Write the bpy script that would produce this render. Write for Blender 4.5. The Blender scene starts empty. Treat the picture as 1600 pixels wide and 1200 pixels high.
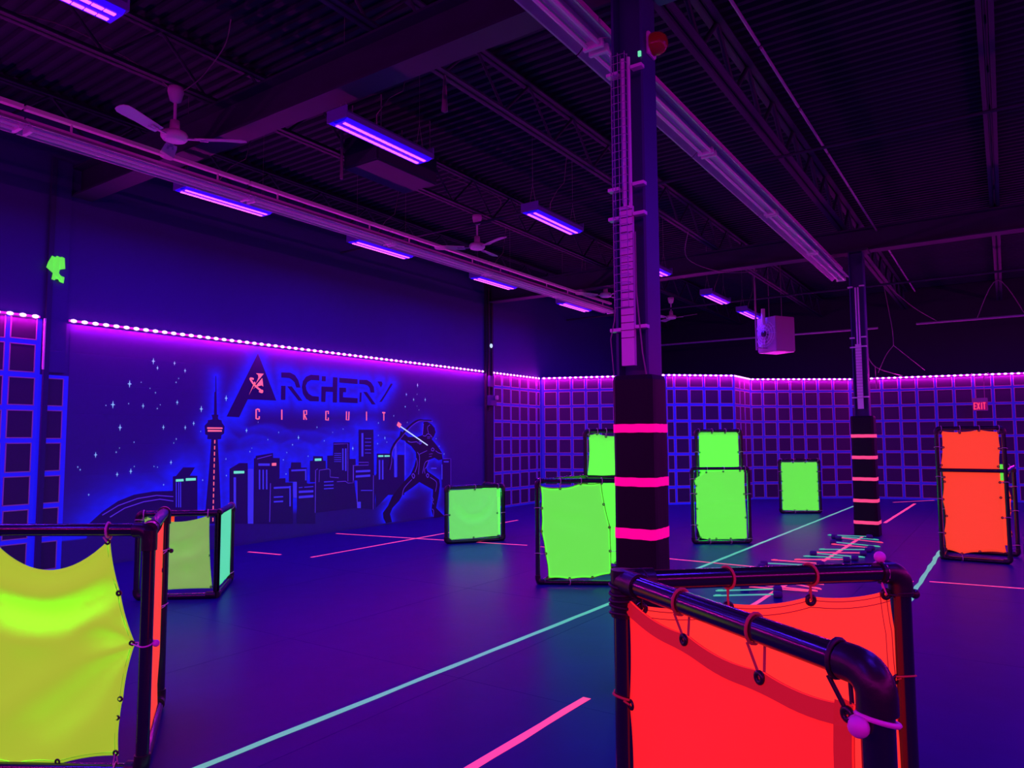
import bpy, bmesh, math, random
import numpy as np
from mathutils import Vector, Matrix

random.seed(7)
SC = bpy.context.scene
COL = SC.collection
R = math.radians

# ---------------------------------------------------------------- camera, world, exposure
cd = bpy.data.cameras.new('camera')
cam = bpy.data.objects.new('camera', cd)
COL.objects.link(cam)
cd.sensor_fit = 'HORIZONTAL'
cd.sensor_width = 36.0
cd.lens = 36.0 * 1122.0 / 1600.0
cd.clip_start = 0.05
cd.clip_end = 200
cam.matrix_world = (Matrix.Translation((0, 0, 1.65)) @ Matrix.Rotation(R(34.45), 4, 'Z')
                    @ Matrix.Rotation(R(90 + 4.35), 4, 'X') @ Matrix.Rotation(R(-0.316), 4, 'Z'))
SC.camera = cam
w = bpy.data.worlds.new('world')
SC.world = w
w.use_nodes = True
w.node_tree.nodes['Background'].inputs[0].default_value = (0, 0, 0, 1)
vs = SC.view_settings
vs.view_transform = 'Standard'
vs.look = 'None'
vs.exposure = 0.0
vs.gamma = 1.0
vs.use_curve_mapping = False
try:
    SC.cycles.use_denoising = True
    SC.cycles.max_bounces = 6
    SC.cycles.sample_clamp_indirect = 3.0
except Exception:
    pass

UV_COL = (0.075, 0.012, 1.0)       # the violet the black-light tubes give
LED_COL = (1.0, 0.008, 0.72)      # the magenta of the LED strips
UV_POWER = 46.0
LED_POWER = 10.5                   # watts per metre of strip
LED_OUT = 0.62
LAMP_Z = 4.70


def area_light(name, loc, sx, sy, direction, energy, color, along=(0, 1, 0)):
    ld = bpy.data.lights.new(name, 'AREA')
    ld.shape = 'RECTANGLE'
    ld.size = sx
    ld.size_y = sy
    ld.energy = energy
    ld.color = color
    o = bpy.data.objects.new(name, ld)
    z = -Vector(direction).normalized()
    x = Vector(along).normalized()
    x = (x - z * x.dot(z)).normalized()
    y = z.cross(x)
    m = Matrix((x, y, z)).transposed().to_4x4()
    m.translation = Vector(loc)
    o.matrix_world = m
    COL.objects.link(o)
    return o


# black-light rows: (x, y) of every hanging lamp; the row at x = 2.2 is out of frame on the right
LAMPS = [(-5.08, 1.85), (-5.08, 5.12), (-5.08, 8.46), (-5.08, 11.85), (-5.08, 15.28), (-5.08, 17.75),
         (-8.02, 1.9), (-8.02, 5.30), (-8.05, 8.10), (-8.05, 11.15), (-8.05, 14.30)]
OFF_LAMPS = [(0.95, 1.9), (0.95, 5.3), (0.95, 8.6), (0.95, 11.9), (0.95, 15.3), (0.95, 18.6), (-2.0, -1.6), (-5.08, -1.5), (3.8, 3.5), (3.8, 10.0)]
for i, (x, y) in enumerate(LAMPS + OFF_LAMPS):
    area_light('uv_light', (x, y, LAMP_Z - 0.075), 1.12, 0.10, (0, 0, -1), UV_POWER, UV_COL)

# arena walls as seen from inside: (start, end)
WALLS = {
    'mural': ((-10.0, 4.36), (-10.0, 13.42)),
    'left_far': ((-10.0, 13.72), (-10.0, 15.87)),
    'left_near': ((-10.0, -3.0), (-10.0, 4.05)),
    'back_a': ((-9.95, 15.87), (-6.95, 16.95)),
    'back_b': ((-6.95, 16.95), (-5.65, 18.20)),
    'back_c': ((-5.65, 18.20), (-5.65, 19.62)),
    'back_d': ((-5.65, 19.62), (-3.40, 21.35)),
    'back_e': ((-3.40, 21.35), (5.40, 22.90)),
}
LED_Z = 3.215
LED_RUNS = dict(WALLS, front=((5.4, -3.1), (-9.9, -3.1)), right=((5.4, 22.5), (5.4, -3.0)))     # the strip goes on round the hall behind the camera
for k, (a, b) in LED_RUNS.items():
    A, B = Vector((*a, 0)), Vector((*b, 0))
    u = (B - A).normalized()
    n = Vector((u.y, -u.x, 0))
    L = (B - A).length
    c = (A + B) / 2 + n * 0.045 + Vector((0, 0, LED_Z - 0.022))
    area_light('led_light', c, L - 0.05, 0.018, n * 0.30 + Vector((0, 0, -1)), LED_POWER * L, LED_COL, u)
    c = (A + B) / 2 + n * 0.050 + Vector((0, 0, LED_Z + 0.016))
    area_light('led_light', c, L - 0.05, 0.012, n * 0.5 + Vector((0, 0, 1)), LED_POWER * 0.07 * L, LED_COL, u)
    area_light('led_light', (A + B) / 2 + n * 0.06 + Vector((0, 0, LED_Z)), L - .05, 0.02, n, LED_POWER * LED_OUT * L, LED_COL, u)


# ---------------------------------------------------------------- materials
def lin(c):
    return tuple(((v / 255 + 0.055) / 1.055) ** 2.4 if v > 10 else v / 255 / 12.92 for v in c)


def mat(name, base, rough=0.6, emit=None, es=1.0, metal=0.0, spec=0.5, bump=None, vary=0.0, vscale=6.0):
    m = bpy.data.materials.new(name)
    m.use_nodes = True
    nt = m.node_tree
    b = nt.nodes['Principled BSDF']
    b.inputs['Base Color'].default_value = (*base, 1)
    b.inputs['Roughness'].default_value = rough
    b.inputs['Metallic'].default_value = metal
    b.inputs['Specular IOR Level'].default_value = spec
    if emit:
        b.inputs['Emission Color'].default_value = (*emit, 1)
        b.inputs['Emission Strength'].default_value = es
    if vary or bump:
        tc = nt.nodes.new('ShaderNodeTexCoord')
        nz = nt.nodes.new('ShaderNodeTexNoise')
        nz.inputs['Scale'].default_value = vscale
        nz.inputs['Detail'].default_value = 5
        nt.links.new(tc.outputs['Object'], nz.inputs['Vector'])
        if vary:
            mx = nt.nodes.new('ShaderNodeMix')
            mx.data_type = 'RGBA'
            mx.inputs[6].default_value = (*[v * (1 - vary) for v in base], 1)
            mx.inputs[7].default_value = (*[min(1, v * (1 + vary)) for v in base], 1)
            nt.links.new(nz.outputs['Fac'], mx.inputs[0])
            nt.links.new(mx.outputs[2], b.inputs['Base Color'])
        if bump:
            bp = nt.nodes.new('ShaderNodeBump')
            bp.inputs['Strength'].default_value = bump
            bp.inputs['Distance'].default_value = 0.01
            nt.links.new(nz.outputs['Fac'], bp.inputs['Height'])
            nt.links.new(bp.outputs['Normal'], b.inputs['Normal'])
    return m


M = {}
M['floor'] = mat('floor_rubber', (0.012, 0.005, 0.180), 0.38, spec=0.04, bump=0.15, vary=0.15, vscale=3.0)
M['slab'] = mat('slab', (0.02, 0.02, 0.03), 0.8)
M['wall'] = mat('wall_paint', (0.048, 0.02, 0.24), 0.7, vary=0.06, vscale=2.0)
M['wall_dark'] = mat('wall_paint_dark', (0.020, 0.012, 0.045), 0.8, vary=0.1, vscale=2.0)
M['deck'] = mat('deck_black', (0.014, 0.010, 0.05), 0.8, vary=0.25, vscale=1.2)
M['steel'] = mat('steel_black', (0.026, 0.018, 0.075), 0.6, vary=0.3, vscale=4.0)
M['steel_dark'] = mat('steel_column', (0.035, 0.02, 0.18), 0.5, vary=0.1, vscale=4.0)
M['white'] = mat('white_enamel', (0.85, 0.75, 0.85), 0.35)
M['white_tube'] = mat('unlit_tube', (0.9, 0.8, 0.9), 0.15)
M['galv'] = mat('galvanised', (0.40, 0.36, 0.5), 0.4, metal=0.2, vary=0.2, vscale=9.0)
M['cable'] = mat('cable', (0.30, 0.22, 0.28), 0.6)
M['cable_dark'] = mat('cable_dark', (0.05, 0.03, 0.05), 0.6)
M['pipe'] = mat('black_pipe', (0.010, 0.008, 0.016), 0.20, spec=1.0)
M['fit'] = mat('black_fitting', (0.014, 0.010, 0.018), 0.35, bump=0.2, vscale=30)
M['pad'] = mat('black_vinyl', (0.008, 0.004, 0.014), 0.55, spec=0.2, bump=0.3, vscale=5)
M['tape_hot'] = mat('hot_pink_tape', (0.6, 0.02, 0.3), 0.5, emit=lin((248, 0, 125)), es=0.85)
M['tape_pink'] = mat('pink_tape', (0.7, 0.15, 0.25), 0.5, emit=lin((250, 70, 110)), es=0.85)
M['tape_mint'] = mat('mint_tape', (0.12, 0.4, 0.16), 0.5, emit=lin((72, 185, 160)), es=0.85)
M['cl_green'] = mat('green_cloth', (0.16, 3.2, 0.05), 0.85, emit=lin((106, 255, 78)), es=0.72, bump=0.1, vscale=14)
M['cl_lime'] = mat('lime_cloth', (0.50, 7.0, 0.02), 0.9, emit=lin((150, 202, 40)), es=0.74, bump=0.1, vscale=14)
M['cl_pale'] = mat('pale_green_cloth', (0.20, 3.0, 0.10), 0.9, emit=lin((104, 218, 98)), es=0.80, bump=0.1, vscale=14)
M['cl_sage'] = mat('sage_cloth', (0.30, 5.0, 0.06), 0.9, emit=lin((120, 175, 86)), es=0.72, bump=0.1, vscale=14)
M['cl_mint'] = mat('mint_cloth', (0.2, 0.8, 0.3), 0.8, emit=lin((70, 225, 145)), es=0.9, bump=0.1, vscale=14)
M['cl_orange'] = mat('orange_cloth', (0.95, 0.25, 0.02), 0.85, emit=lin((252, 66, 40)), es=0.80, bump=0.1, vscale=14)
M['cl_coral'] = mat('coral_cloth', (0.8, 0.2, 0.012), 0.8, emit=lin((252, 52, 44)), es=0.88)
M['cl_red'] = mat('red_orange_cloth', (0.8, 0.12, 0.010), 0.8, emit=lin((250, 32, 34)), es=0.84, bump=0.1, vscale=14)
M['hem_red'] = mat('shaded_double_hem_red', (0.22, 0.03, 0.01), 0.8, emit=lin((190, 16, 26)), es=0.80)  # doubled cloth, with the shade on the hem also painted into the red
M['stitch'] = mat('stitching', (0.25, 0.02, 0.03), 0.8, emit=lin((120, 5, 10)), es=0.7)
M['hem_green'] = mat('hem_green', (0.10, 0.30, 0.02), 0.8, emit=lin((70, 110, 20)), es=0.7)
M['grommet'] = mat('black_grommet', (0.02, 0.015, 0.02), 0.3)
M['bungee_red'] = mat('red_cord', (0.35, 0.05, 0.06), 0.6, emit=lin((110, 10, 25)), es=0.6)
M['bungee_pale'] = mat('pale_cord', (0.7, 0.5, 0.55), 0.6)
M['bungee_black'] = mat('black_cord', (0.02, 0.015, 0.02), 0.5)
M['ball_mauve'] = mat('mauve_ball', (0.9, 0.35, 0.75), 0.4)
M['ball_black'] = mat('black_ball', (0.03, 0.02, 0.03), 0.3)
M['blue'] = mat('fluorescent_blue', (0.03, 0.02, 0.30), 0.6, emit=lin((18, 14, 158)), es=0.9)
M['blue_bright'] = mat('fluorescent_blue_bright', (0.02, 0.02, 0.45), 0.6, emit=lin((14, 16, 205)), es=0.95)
M['blue_line'] = mat('pale_blue_line', (0.30, 0.22, 0.55), 0.6, emit=lin((30, 25, 170)), es=0.7)
M['blue_bar'] = mat('blue_bar', (0.06, 0.05, 0.5), 0.6, emit=lin((48, 40, 195)), es=0.85)
M['outline'] = mat('square_outline', (0.55, 0.30, 0.55), 0.6)
M['square'] = mat('square_paint', (0.045, 0.012, 0.09), 0.7)
M['mural_dark'] = mat('mural_dark', (0.030, 0.012, 0.13), 0.7)
M['archer'] = mat('archer_dark', (0.022, 0.01, 0.06), 0.7)
M['mint_paint'] = mat('mint_paint', (0.3, 0.8, 0.5), 0.6, emit=lin((90, 235, 160)), es=0.9)
M['coral'] = mat('coral_paint', (0.8, 0.3, 0.3), 0.6, emit=lin((250, 105, 105)), es=0.9)
M['star'] = mat('star_paint', (0.5, 0.7, 0.8), 0.6, emit=lin((115, 200, 215)), es=0.8)
M['white_paint'] = mat('white_paint', (0.8, 0.9, 0.9), 0.6, emit=lin((190, 240, 245)), es=0.9)
M['led'] = mat('led_bead', (0.8, 0.5, 0.7), 0.4, emit=(1.0, 0.42, 0.98), es=2.8)
M['led_tape'] = mat('led_tape', (0.5, 0.1, 0.4), 0.4, emit=(1.0, 0.01, 0.80), es=1.1)
M['uv_tube'] = mat('uv_tube', (0.5, 0.3, 0.6), 0.3, emit=(1.0, 0.10, 1.0), es=2.2)
M['uv_glass'] = mat('uv_lens', (0.05, 0.02, 0.5), 0.3, emit=(0.030, 0.0, 1.0), es=0.95)
M['uv_body'] = mat('uv_housing', (0.16, 0.10, 0.55), 0.5)
M['exit_body'] = mat('exit_body', (0.45, 0.3, 0.4), 0.5)
M['exit_red'] = mat('exit_letters', (0.8, 0.05, 0.1), 0.5, emit=(1.0, 0.05, 0.12), es=1.3)
M['exit_face'] = mat('exit_face', (0.35, 0.06, 0.2), 0.5, emit=(0.30, 0.0, 0.06), es=0.6)
M['beacon'] = mat('red_beacon', (0.22, 0.01, 0.015), 0.15, emit=(0.05, 0.001, 0.001), es=0.4)
M['heater'] = mat('heater_enamel', (0.5, 0.28, 0.45), 0.45)
M['foam'] = mat('purple_foam', (0.07, 0.03, 0.20), 0.7)
M['motor'] = mat('dark_motor', (0.03, 0.02, 0.03), 0.4)


def brick_bump(m, s=0.6):
    nt = m.node_tree
    b = nt.nodes['Principled BSDF']
    tc = nt.nodes.new('ShaderNodeTexCoord')
    mp = nt.nodes.new('ShaderNodeMapping')
    mp.inputs['Rotation'].default_value = (R(90), 0, R(90))
    br = nt.nodes.new('ShaderNodeTexBrick')
    br.inputs['Scale'].default_value = 1.0
    br.inputs['Brick Width'].default_value = 0.40
    br.inputs['Row Height'].default_value = 0.20
    br.inputs['Mortar Size'].default_value = 0.006
    nt.links.new(tc.outputs['Object'], mp.inputs['Vector'])
    nt.links.new(mp.outputs['Vector'], br.inputs['Vector'])
    bp = nt.nodes.new('ShaderNodeBump')
    bp.inputs['Strength'].default_value = s
    bp.inputs['Distance'].default_value = 0.006
    bp.invert = True
    nt.links.new(br.outputs['Fac'], bp.inputs['Height'])
    nt.links.new(bp.outputs['Normal'], b.inputs['Normal'])


brick_bump(M['wall'], 0.5)

# airbrushed paint: the painted amount comes from the mesh attribute "spray"
m = bpy.data.materials.new('airbrush')
m.use_nodes = True
nt = m.node_tree
b = nt.nodes['Principled BSDF']
b.inputs['Roughness'].default_value = 0.65
at = nt.nodes.new('ShaderNodeAttribute')
at.attribute_name = 'spray'
mx = nt.nodes.new('ShaderNodeMix')
mx.data_type = 'RGBA'
mx.inputs[6].default_value = (0.048, 0.02, 0.24, 1)
mx.inputs[7].default_value = (0.008, 0.02, 0.25, 1)
nt.links.new(at.outputs['Fac'], mx.inputs[0])
nt.links.new(mx.outputs[2], b.inputs['Base Color'])
b.inputs['Emission Color'].default_value = (*lin((12, 22, 232)), 1)
nt.links.new(at.outputs['Fac'], b.inputs['Emission Strength'])
M['airbrush'] = m
brick_bump(m, 0.4)

# ---------------------------------------------------------------- helpers
ORG = {}      # world origin of every object built at its place


def put(o, label=None, cat=None, group=None, kind=None):
    if label:
        o['label'] = label
    if cat:
        o['category'] = cat
    if group:
        o['group'] = group
    if kind:
        o['kind'] = kind
    return o


def thing(name, loc, label, cat, group=None):
    o = bpy.data.objects.new(name, None)
    o.empty_display_size = 0.1
    COL.objects.link(o)
    o.location = loc
    ORG[o.name] = Vector(loc)
    return put(o, label, cat, group)


class MB:
    """collects shapes in world coordinates and links them as one mesh object"""

    def __init__(self):
        self.v, self.f, self.mi, self.cur, self.sm = [], [], [], 0, []

    def add(self, vs, fs, smooth=False):
        o = len(self.v)
        self.v += [tuple(p) for p in vs]
        for f in fs:
            self.f.append(tuple(i + o for i in f))
            self.mi.append(self.cur)
            self.sm.append(smooth)
        return self

    def box(self, a, b):
        x0, y0, z0 = a
        x1, y1, z1 = b
        return self.add([(x0, y0, z0), (x1, y0, z0), (x1, y1, z0), (x0, y1, z0), (x0, y0, z1), (x1, y0, z1), (x1, y1, z1), (x0, y1, z1)],
                        [(0, 3, 2, 1), (4, 5, 6, 7), (0, 1, 5, 4), (1, 2, 6, 5), (2, 3, 7, 6), (3, 0, 4, 7)])

    def obox(self, c, ux, uy, uz, sx, sy, sz):
        c, ux, uy, uz = Vector(c), Vector(ux), Vector(uy), Vector(uz)
        vs = []
        for k in (-1, 1):
            for (i, j) in ((-1, -1), (1, -1), (1, 1), (-1, 1)):
                vs.append(c + ux * (i * sx / 2) + uy * (j * sy / 2) + uz * (k * sz / 2))
        return self.add(vs, [(0, 3, 2, 1), (4, 5, 6, 7), (0, 1, 5, 4), (1, 2, 6, 5), (2, 3, 7, 6), (3, 0, 4, 7)])

    def tube(self, path, r, n=8, caps=True, closed=False):
        P = [Vector(p) for p in path]
        k = len(P)
        rings = []
        prev = None
        for i in range(k):
            if closed:
                t = (P[(i + 1) % k] - P[i - 1]).normalized()
            else:
                t = (P[min(i + 1, k - 1)] - P[max(i - 1, 0)]).normalized()
            if prev is None:
                a = Vector((0, 0, 1)) if abs(t.z) < 0.9 else Vector((1, 0, 0))
                prev = t.cross(a).normalized()
            x = (prev - t * prev.dot(t))
            x = x.normalized() if x.length > 1e-6 else t.orthogonal().normalized()
            prev = x
            y = t.cross(x)
            rr = r[i] if isinstance(r, (list, tuple)) else r
            rings.append([P[i] + (x * math.cos(2 * math.pi * j / n) + y * math.sin(2 * math.pi * j / n)) * rr for j in range(n)])
        vs = [p for ring in rings for p in ring]
        fs = []
        for i in range(k if closed else k - 1):
            for j in range(n):
                a = i * n + j
                bq = i * n + (j + 1) % n
                c = ((i + 1) % k) * n
                fs.append((a, bq, c + (j + 1) % n, c + j))
        self.add(vs, fs, True)
        if caps and not closed:
            self.add(rings[0], [tuple(range(n))[::-1]])
            self.add(rings[-1], [tuple(range(n))])
        return self

    def lathe(self, prof, c, n=20, axis=(0, 0, 1)):
        """profile of (radius, height) about an axis through c"""
        z = Vector(axis).normalized()
        x = z.orthogonal().normalized()
        y = z.cross(x)
        c = Vector(c)
        vs, fs = [], []
        for (r, h) in prof:
            for j in range(n):
                t = 2 * math.pi * j / n
                vs.append(c + z * h + (x * math.cos(t) + y * math.sin(t)) * max(r, 1e-4))
        for i in range(len(prof) - 1):
            for j in range(n):
                fs.append((i * n + j, i * n + (j + 1) % n, (i + 1) * n + (j + 1) % n, (i + 1) * n + j))
        return self.add(vs, fs, True)

    def ball(self, c, r, n=10, k=6):
        prof = [(r * math.sin(math.pi * i / k), -r * math.cos(math.pi * i / k)) for i in range(k + 1)]
        return self.lathe(prof, c, n)

    def torus(self, c, axis, R_, r, n=12, k=6):
        z = Vector(axis).normalized()
        x = z.orthogonal().normalized()
        y = z.cross(x)
        c = Vector(c)
        return self.tube([c + (x * math.cos(2 * math.pi * i / n) + y * math.sin(2 * math.pi * i / n)) * R_ for i in range(n)], r, k, closed=True)

    def build(self, name, material, parent=None, kind=None, label=None, bevel=0, local=False):
        me = bpy.data.meshes.new(name)
        o0 = ORG.get(parent.name, Vector((0, 0, 0))) if (parent and not local) else Vector((0, 0, 0))
        me.from_pydata([(p[0] - o0.x, p[1] - o0.y, p[2] - o0.z) for p in self.v], [], self.f)
        mats = material if isinstance(material, (list, tuple)) else [material]
        for q in mats:
            me.materials.append(M[q] if isinstance(q, str) else q)
        me.polygons.foreach_set('material_index', self.mi)
        me.polygons.foreach_set('use_smooth', self.sm)
        bm = bmesh.new()
        bm.from_mesh(me)
        bmesh.ops.recalc_face_normals(bm, faces=bm.faces)
        if bevel:
            bmesh.ops.bevel(bm, geom=[e for e in bm.edges if len(e.link_faces) == 2 and e.calc_face_angle(0) > 0.6], offset=bevel, segments=2, affect='EDGES')
        bm.to_mesh(me)
        bm.free()
        o = bpy.data.objects.new(name, me)
        COL.objects.link(o)
        if parent:
            o.parent = parent
        ORG[o.name] = Vector(o0)
        if kind:
            o['kind'] = kind
        if label:
            o['label'] = label
        return o


def copy_tree(o, loc, rz=None, label=None):
    r = o.copy()
    COL.objects.link(r)
    r.location = loc
    if rz is not None:
        r.rotation_euler = (0, 0, rz)
    if label:
        r['label'] = label
    for ch in list(o.children):
        c = ch.copy()
        COL.objects.link(c)
        c.parent = r
        for g in list(ch.children):
            d = g.copy()
            COL.objects.link(d)
            d.parent = c
    return r


def struct(name, mb, material, parent=None):
    return mb.build(name, material, parent, kind='structure')


def ordinal(i):
    return ['first', 'second', 'third', 'fourth', 'fifth', 'sixth', 'seventh', 'eighth', 'ninth', 'tenth', 'eleventh', 'twelfth'][i]

# ---------------------------------------------------------------- the room
ZC = 5.85
struct('floor', MB().box((-10.6, -3.4, -0.14), (5.9, 23.6, -0.022)), 'slab')
floor = bpy.data.objects['floor']
# rubber mats laid in rows, each a part of the floor
mat_mesh = None
nx, ny = 9, 11
mw, ml = 16.2 / nx, 26.4 / ny
for i in range(nx):
    for j in range(ny):
        if mat_mesh is None:
            o = MB().box((-mw / 2 + .0015, -ml / 2 + .0015, -0.022), (mw / 2 - .0015, ml / 2 - .0015, 0)).build('floor_mat', 'floor', floor, local=True)
            mat_mesh = o.data
        else:
            o = bpy.data.objects.new('floor_mat', mat_mesh)
            COL.objects.link(o)
            o.parent = floor
        o.location = (-10.4 + mw * (i + .5), -3.2 + ml * (j + .5), 0)

# corrugated roof deck, ribs running across the hall
mb = MB()
ys = np.arange(-3.3, 23.5, 0.15)
prof = []
for y in ys:
    prof += [(y, 0.0), (y + .055, 0.0), (y + .075, .045), (y + .13, .045)]
vs = [(-10.4, y, ZC + h) for y, h in prof] + [(5.8, y, ZC + h) for y, h in prof]
k = len(prof)
mb.add(vs, [(i, i + 1, k + i + 1, k + i) for i in range(k - 1)])
mb.box((-10.4, -3.3, ZC + .05), (5.8, 23.5, ZC + .15))
struct('ceiling', mb, 'deck')

wall_left = struct('wall_left', MB().box((-10.3, -3.2, -.02), (-10.0, 23.2, ZC)), 'wall')
struct('wall_back', MB().box((-10.3, 23.2, -.02), (5.7, 23.4, ZC)), 'wall_dark')
struct('wall_right', MB().box((5.5, -3.2, -.02), (5.7, 23.2, ZC)), 'wall_dark')
struct('wall_front', MB().box((-10.3, -3.4, -.02), (5.7, -3.2, ZC)), 'wall_dark')

# arena partitions with the painted grid of squares
def partition(key, name, kind_structure=True):
    a, b = WALLS[key]
    A, B = Vector((*a, 0)), Vector((*b, 0))
    u = (B - A).normalized()
    n = Vector((u.y, -u.x, 0))
    L = (B - A).length
    mb = MB()
    t = 0.14
    mb.obox((A + B) / 2 - n * (t / 2) + Vector((0, 0, 1.62)), u, n, Vector((0, 0, 1)), L + .02, t, 3.24)
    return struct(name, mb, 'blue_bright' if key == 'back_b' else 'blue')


def grid(key, parent, xs, z1=3.19, wx=.066, wz=.066, backing=True, rows=8, ground='blue'):
    """dark painted squares with pale outlines on the fluorescent blue ground"""
    a, b = WALLS[key]
    A, B = Vector((*a, 0)), Vector((*b, 0))
    u = (B - A).normalized()
    n = Vector((u.y, -u.x, 0))
    if backing:
        mb = MB()
        c = A + u * ((xs[0] + xs[-1]) / 2) + n * .0015 + Vector((0, 0, z1 / 2))
        mb.obox(c, u, n, Vector((0, 0, 1)), xs[-1] - xs[0] + wx, .003, z1)
        mb.build('blue_ground', ground, parent)
    zs = [.02 + .409 * i for i in range(8)]
    for i in range(len(xs) - 1):
        for j in range(rows):
            z0 = zs[j] + wz / 2
            zt = (zs[j + 1] - wz / 2) if j < 7 else z1
            x0, x1 = xs[i] + wx / 2, xs[i + 1] - wx / 2
            if x1 - x0 < .05:
                continue
            jx = [random.uniform(-.006, .006) for _ in range(4)]
            x0 += jx[0]
            x1 += jx[1]
            z0 += jx[2]
            zt += jx[3] if j < 7 else 0
            mb = MB()
            c = A + u * ((x0 + x1) / 2) + n * .0055 + Vector((0, 0, (z0 + zt) / 2))
            mb.obox(c, u, n, Vector((0, 0, 1)), x1 - x0, .005, zt - z0)
            mb.cur = 1
            e = .012
            for (cx, cz, sx, sz) in (((x0 + x1) / 2, z0, x1 - x0 + e, e), ((x0 + x1) / 2, zt, x1 - x0 + e, e), (x0, (z0 + zt) / 2, e, zt - z0), (x1, (z0 + zt) / 2, e, zt - z0)):
                mb.obox(A + u * cx + n * .0075 + Vector((0, 0, cz)), u, n, Vector((0, 0, 1)), sx, .007, sz)
            mb.build('painted_square', ['square', 'outline'], parent)


pa = {}
for key, name in (('back_a', 'wall_corner_left'), ('back_b', 'wall_corner_middle'), ('back_c', 'wall_corner_return'), ('back_d', 'wall_corner_right'), ('back_e', 'wall_far')):
    pa[key] = partition(key, name)
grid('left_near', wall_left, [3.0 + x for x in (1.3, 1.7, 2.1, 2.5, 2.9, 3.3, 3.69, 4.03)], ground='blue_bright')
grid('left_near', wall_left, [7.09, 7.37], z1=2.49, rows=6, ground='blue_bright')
grid('left_far', wall_left, [.07, .42, .79, 1.18, 1.58, 1.96, 2.16])
grid('back_a', pa['back_a'], [.05, .43, .79, 1.16, 1.52, 1.9, 2.28, 2.66, 3.12], backing=False)
grid('back_b', pa['back_b'], [-.02, .2, .59, .99, 1.4, 1.79], backing=False)
grid('back_c', pa['back_c'], [.04, .46, .87, 1.36], backing=False)
grid('back_d', pa['back_d'], [.0, .33, .72, 1.1, 1.48, 1.87, 2.29, 2.75], backing=False)
grid('back_e', pa['back_e'], [-.1, .3, .71, 1.13, 1.53, 1.96, 2.37, 2.8, 3.22, 3.64, 4.06, 4.48, 4.9, 5.32], backing=False)

# LED strips along the top of the arena walls
bead = None
LBL = {'mural': 'pink LED strip along the top of the skyline mural', 'left_far': 'short pink LED strip between the wall post and the room corner',
       'left_near': 'pink LED strip at the left edge above the grid, left of the wall post', 'back_a': 'pink LED strip from the room corner to behind the near padded column',
       'back_b': 'pink LED strip on the brightest blue grid wall, right of the near column', 'back_c': 'very short pink LED strip on the narrow return wall near the heater',
       'back_d': 'pink LED strip on the grid wall left of the far column', 'back_e': 'pink LED strip on the far grid wall above the exit sign'}
for key in WALLS:
    a, b = WALLS[key]
    A, B = Vector((*a, LED_Z)), Vector((*b, LED_Z))
    if key == 'left_near':
        A = A + Vector((0, 3.4, 0))
    u = (B - A).normalized()
    n = Vector((u.y, -u.x, 0))
    L = (B - A).length
    t = thing('led_strip', A, LBL[key], 'led strip', 'pink LED strips on top of the arena walls')
    mb = MB()
    mb.obox((A + B) / 2 + n * .006, u, n, Vector((0, 0, 1)), L - .03, .010, .026)
    mb.build('strip_tape', 'led_tape', t)
    k = int(L / .137)
    for i in range(k):
        s = L * (i + .5) / k
        if bead is None:
            q = MB()
            q.lathe([(0, .0), (.028, .002), (.028, .009), (.016, .019), (0, .022)], (0, 0, 0), 8, (1, 0, 0))
            q.v = [(p[0], p[1] * 1.45, p[2] * .85) for p in q.v]
            o = q.build('led', 'led', t, local=True)
            bead = o.data
        else:
            o = bpy.data.objects.new('led', bead)
            COL.objects.link(o)
            o.parent = t
        o.location = u * s + n * .011
        o.rotation_euler = (0, 0, math.atan2(n.y, n.x))

# wall posts standing proud of the left wall
t = thing('wall_post', (-9.93, 4.2, 0), 'dark steel wall post with a green scrap, left of the mural', 'post')
MB().box((-10.0, 4.13, 2.52), (-9.965, 4.34, 5.3)).build('casing', 'wall', t, bevel=.006)
MB().box((-9.99, 4.085, 0.0), (-9.945, 4.145, 5.3)).build('channel', 'mural_dark', t)  # dark strip for the post's shadow side, shade put into its colour
MB().tube([(-9.95, 4.075, 2.55), (-9.95, 4.075, 3.2)], .014).build('conduit', 'white', t)  # added white tube standing in for the post's LED-lit edge
t = thing('wall_post', (-9.9, 13.6, 0), 'dark steel wall post with small switch boxes at the right end of the mural', 'post')
MB().box((-10.0, 13.43, 0), (-9.93, 13.71, 5.3)).build('casing', 'wall_dark', t, bevel=.01)
MB().tube([(-9.91, 13.50, 2.3), (-9.91, 13.50, 5.2)], .016).build('conduit', 'cable_dark', t)
MB().tube([(-9.91, 13.62, 2.6), (-9.91, 13.62, 5.2)], .016).build('conduit', 'cable_dark', t)
MB().box((-9.93, 13.46, 2.86), (-9.84, 13.62, 3.12)).build('switch_box', 'steel_dark', t, bevel=.008)
MB().box((-9.93, 13.44, 2.42), (-9.82, 13.68, 2.66)).build('switch_box', 'steel_dark', t, bevel=.008)
MB().box((-9.82, 13.60, 2.56), (-9.76, 13.68, 2.66)).build('plug', 'galv', t, bevel=.01)
MB().lathe([(0, 0), (.05, 0), (.05, .012), (0, .014)], (-9.895, 13.56, 3.83), 12, (1, 0, 0)).build('sticker', 'white_paint', t)

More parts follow.
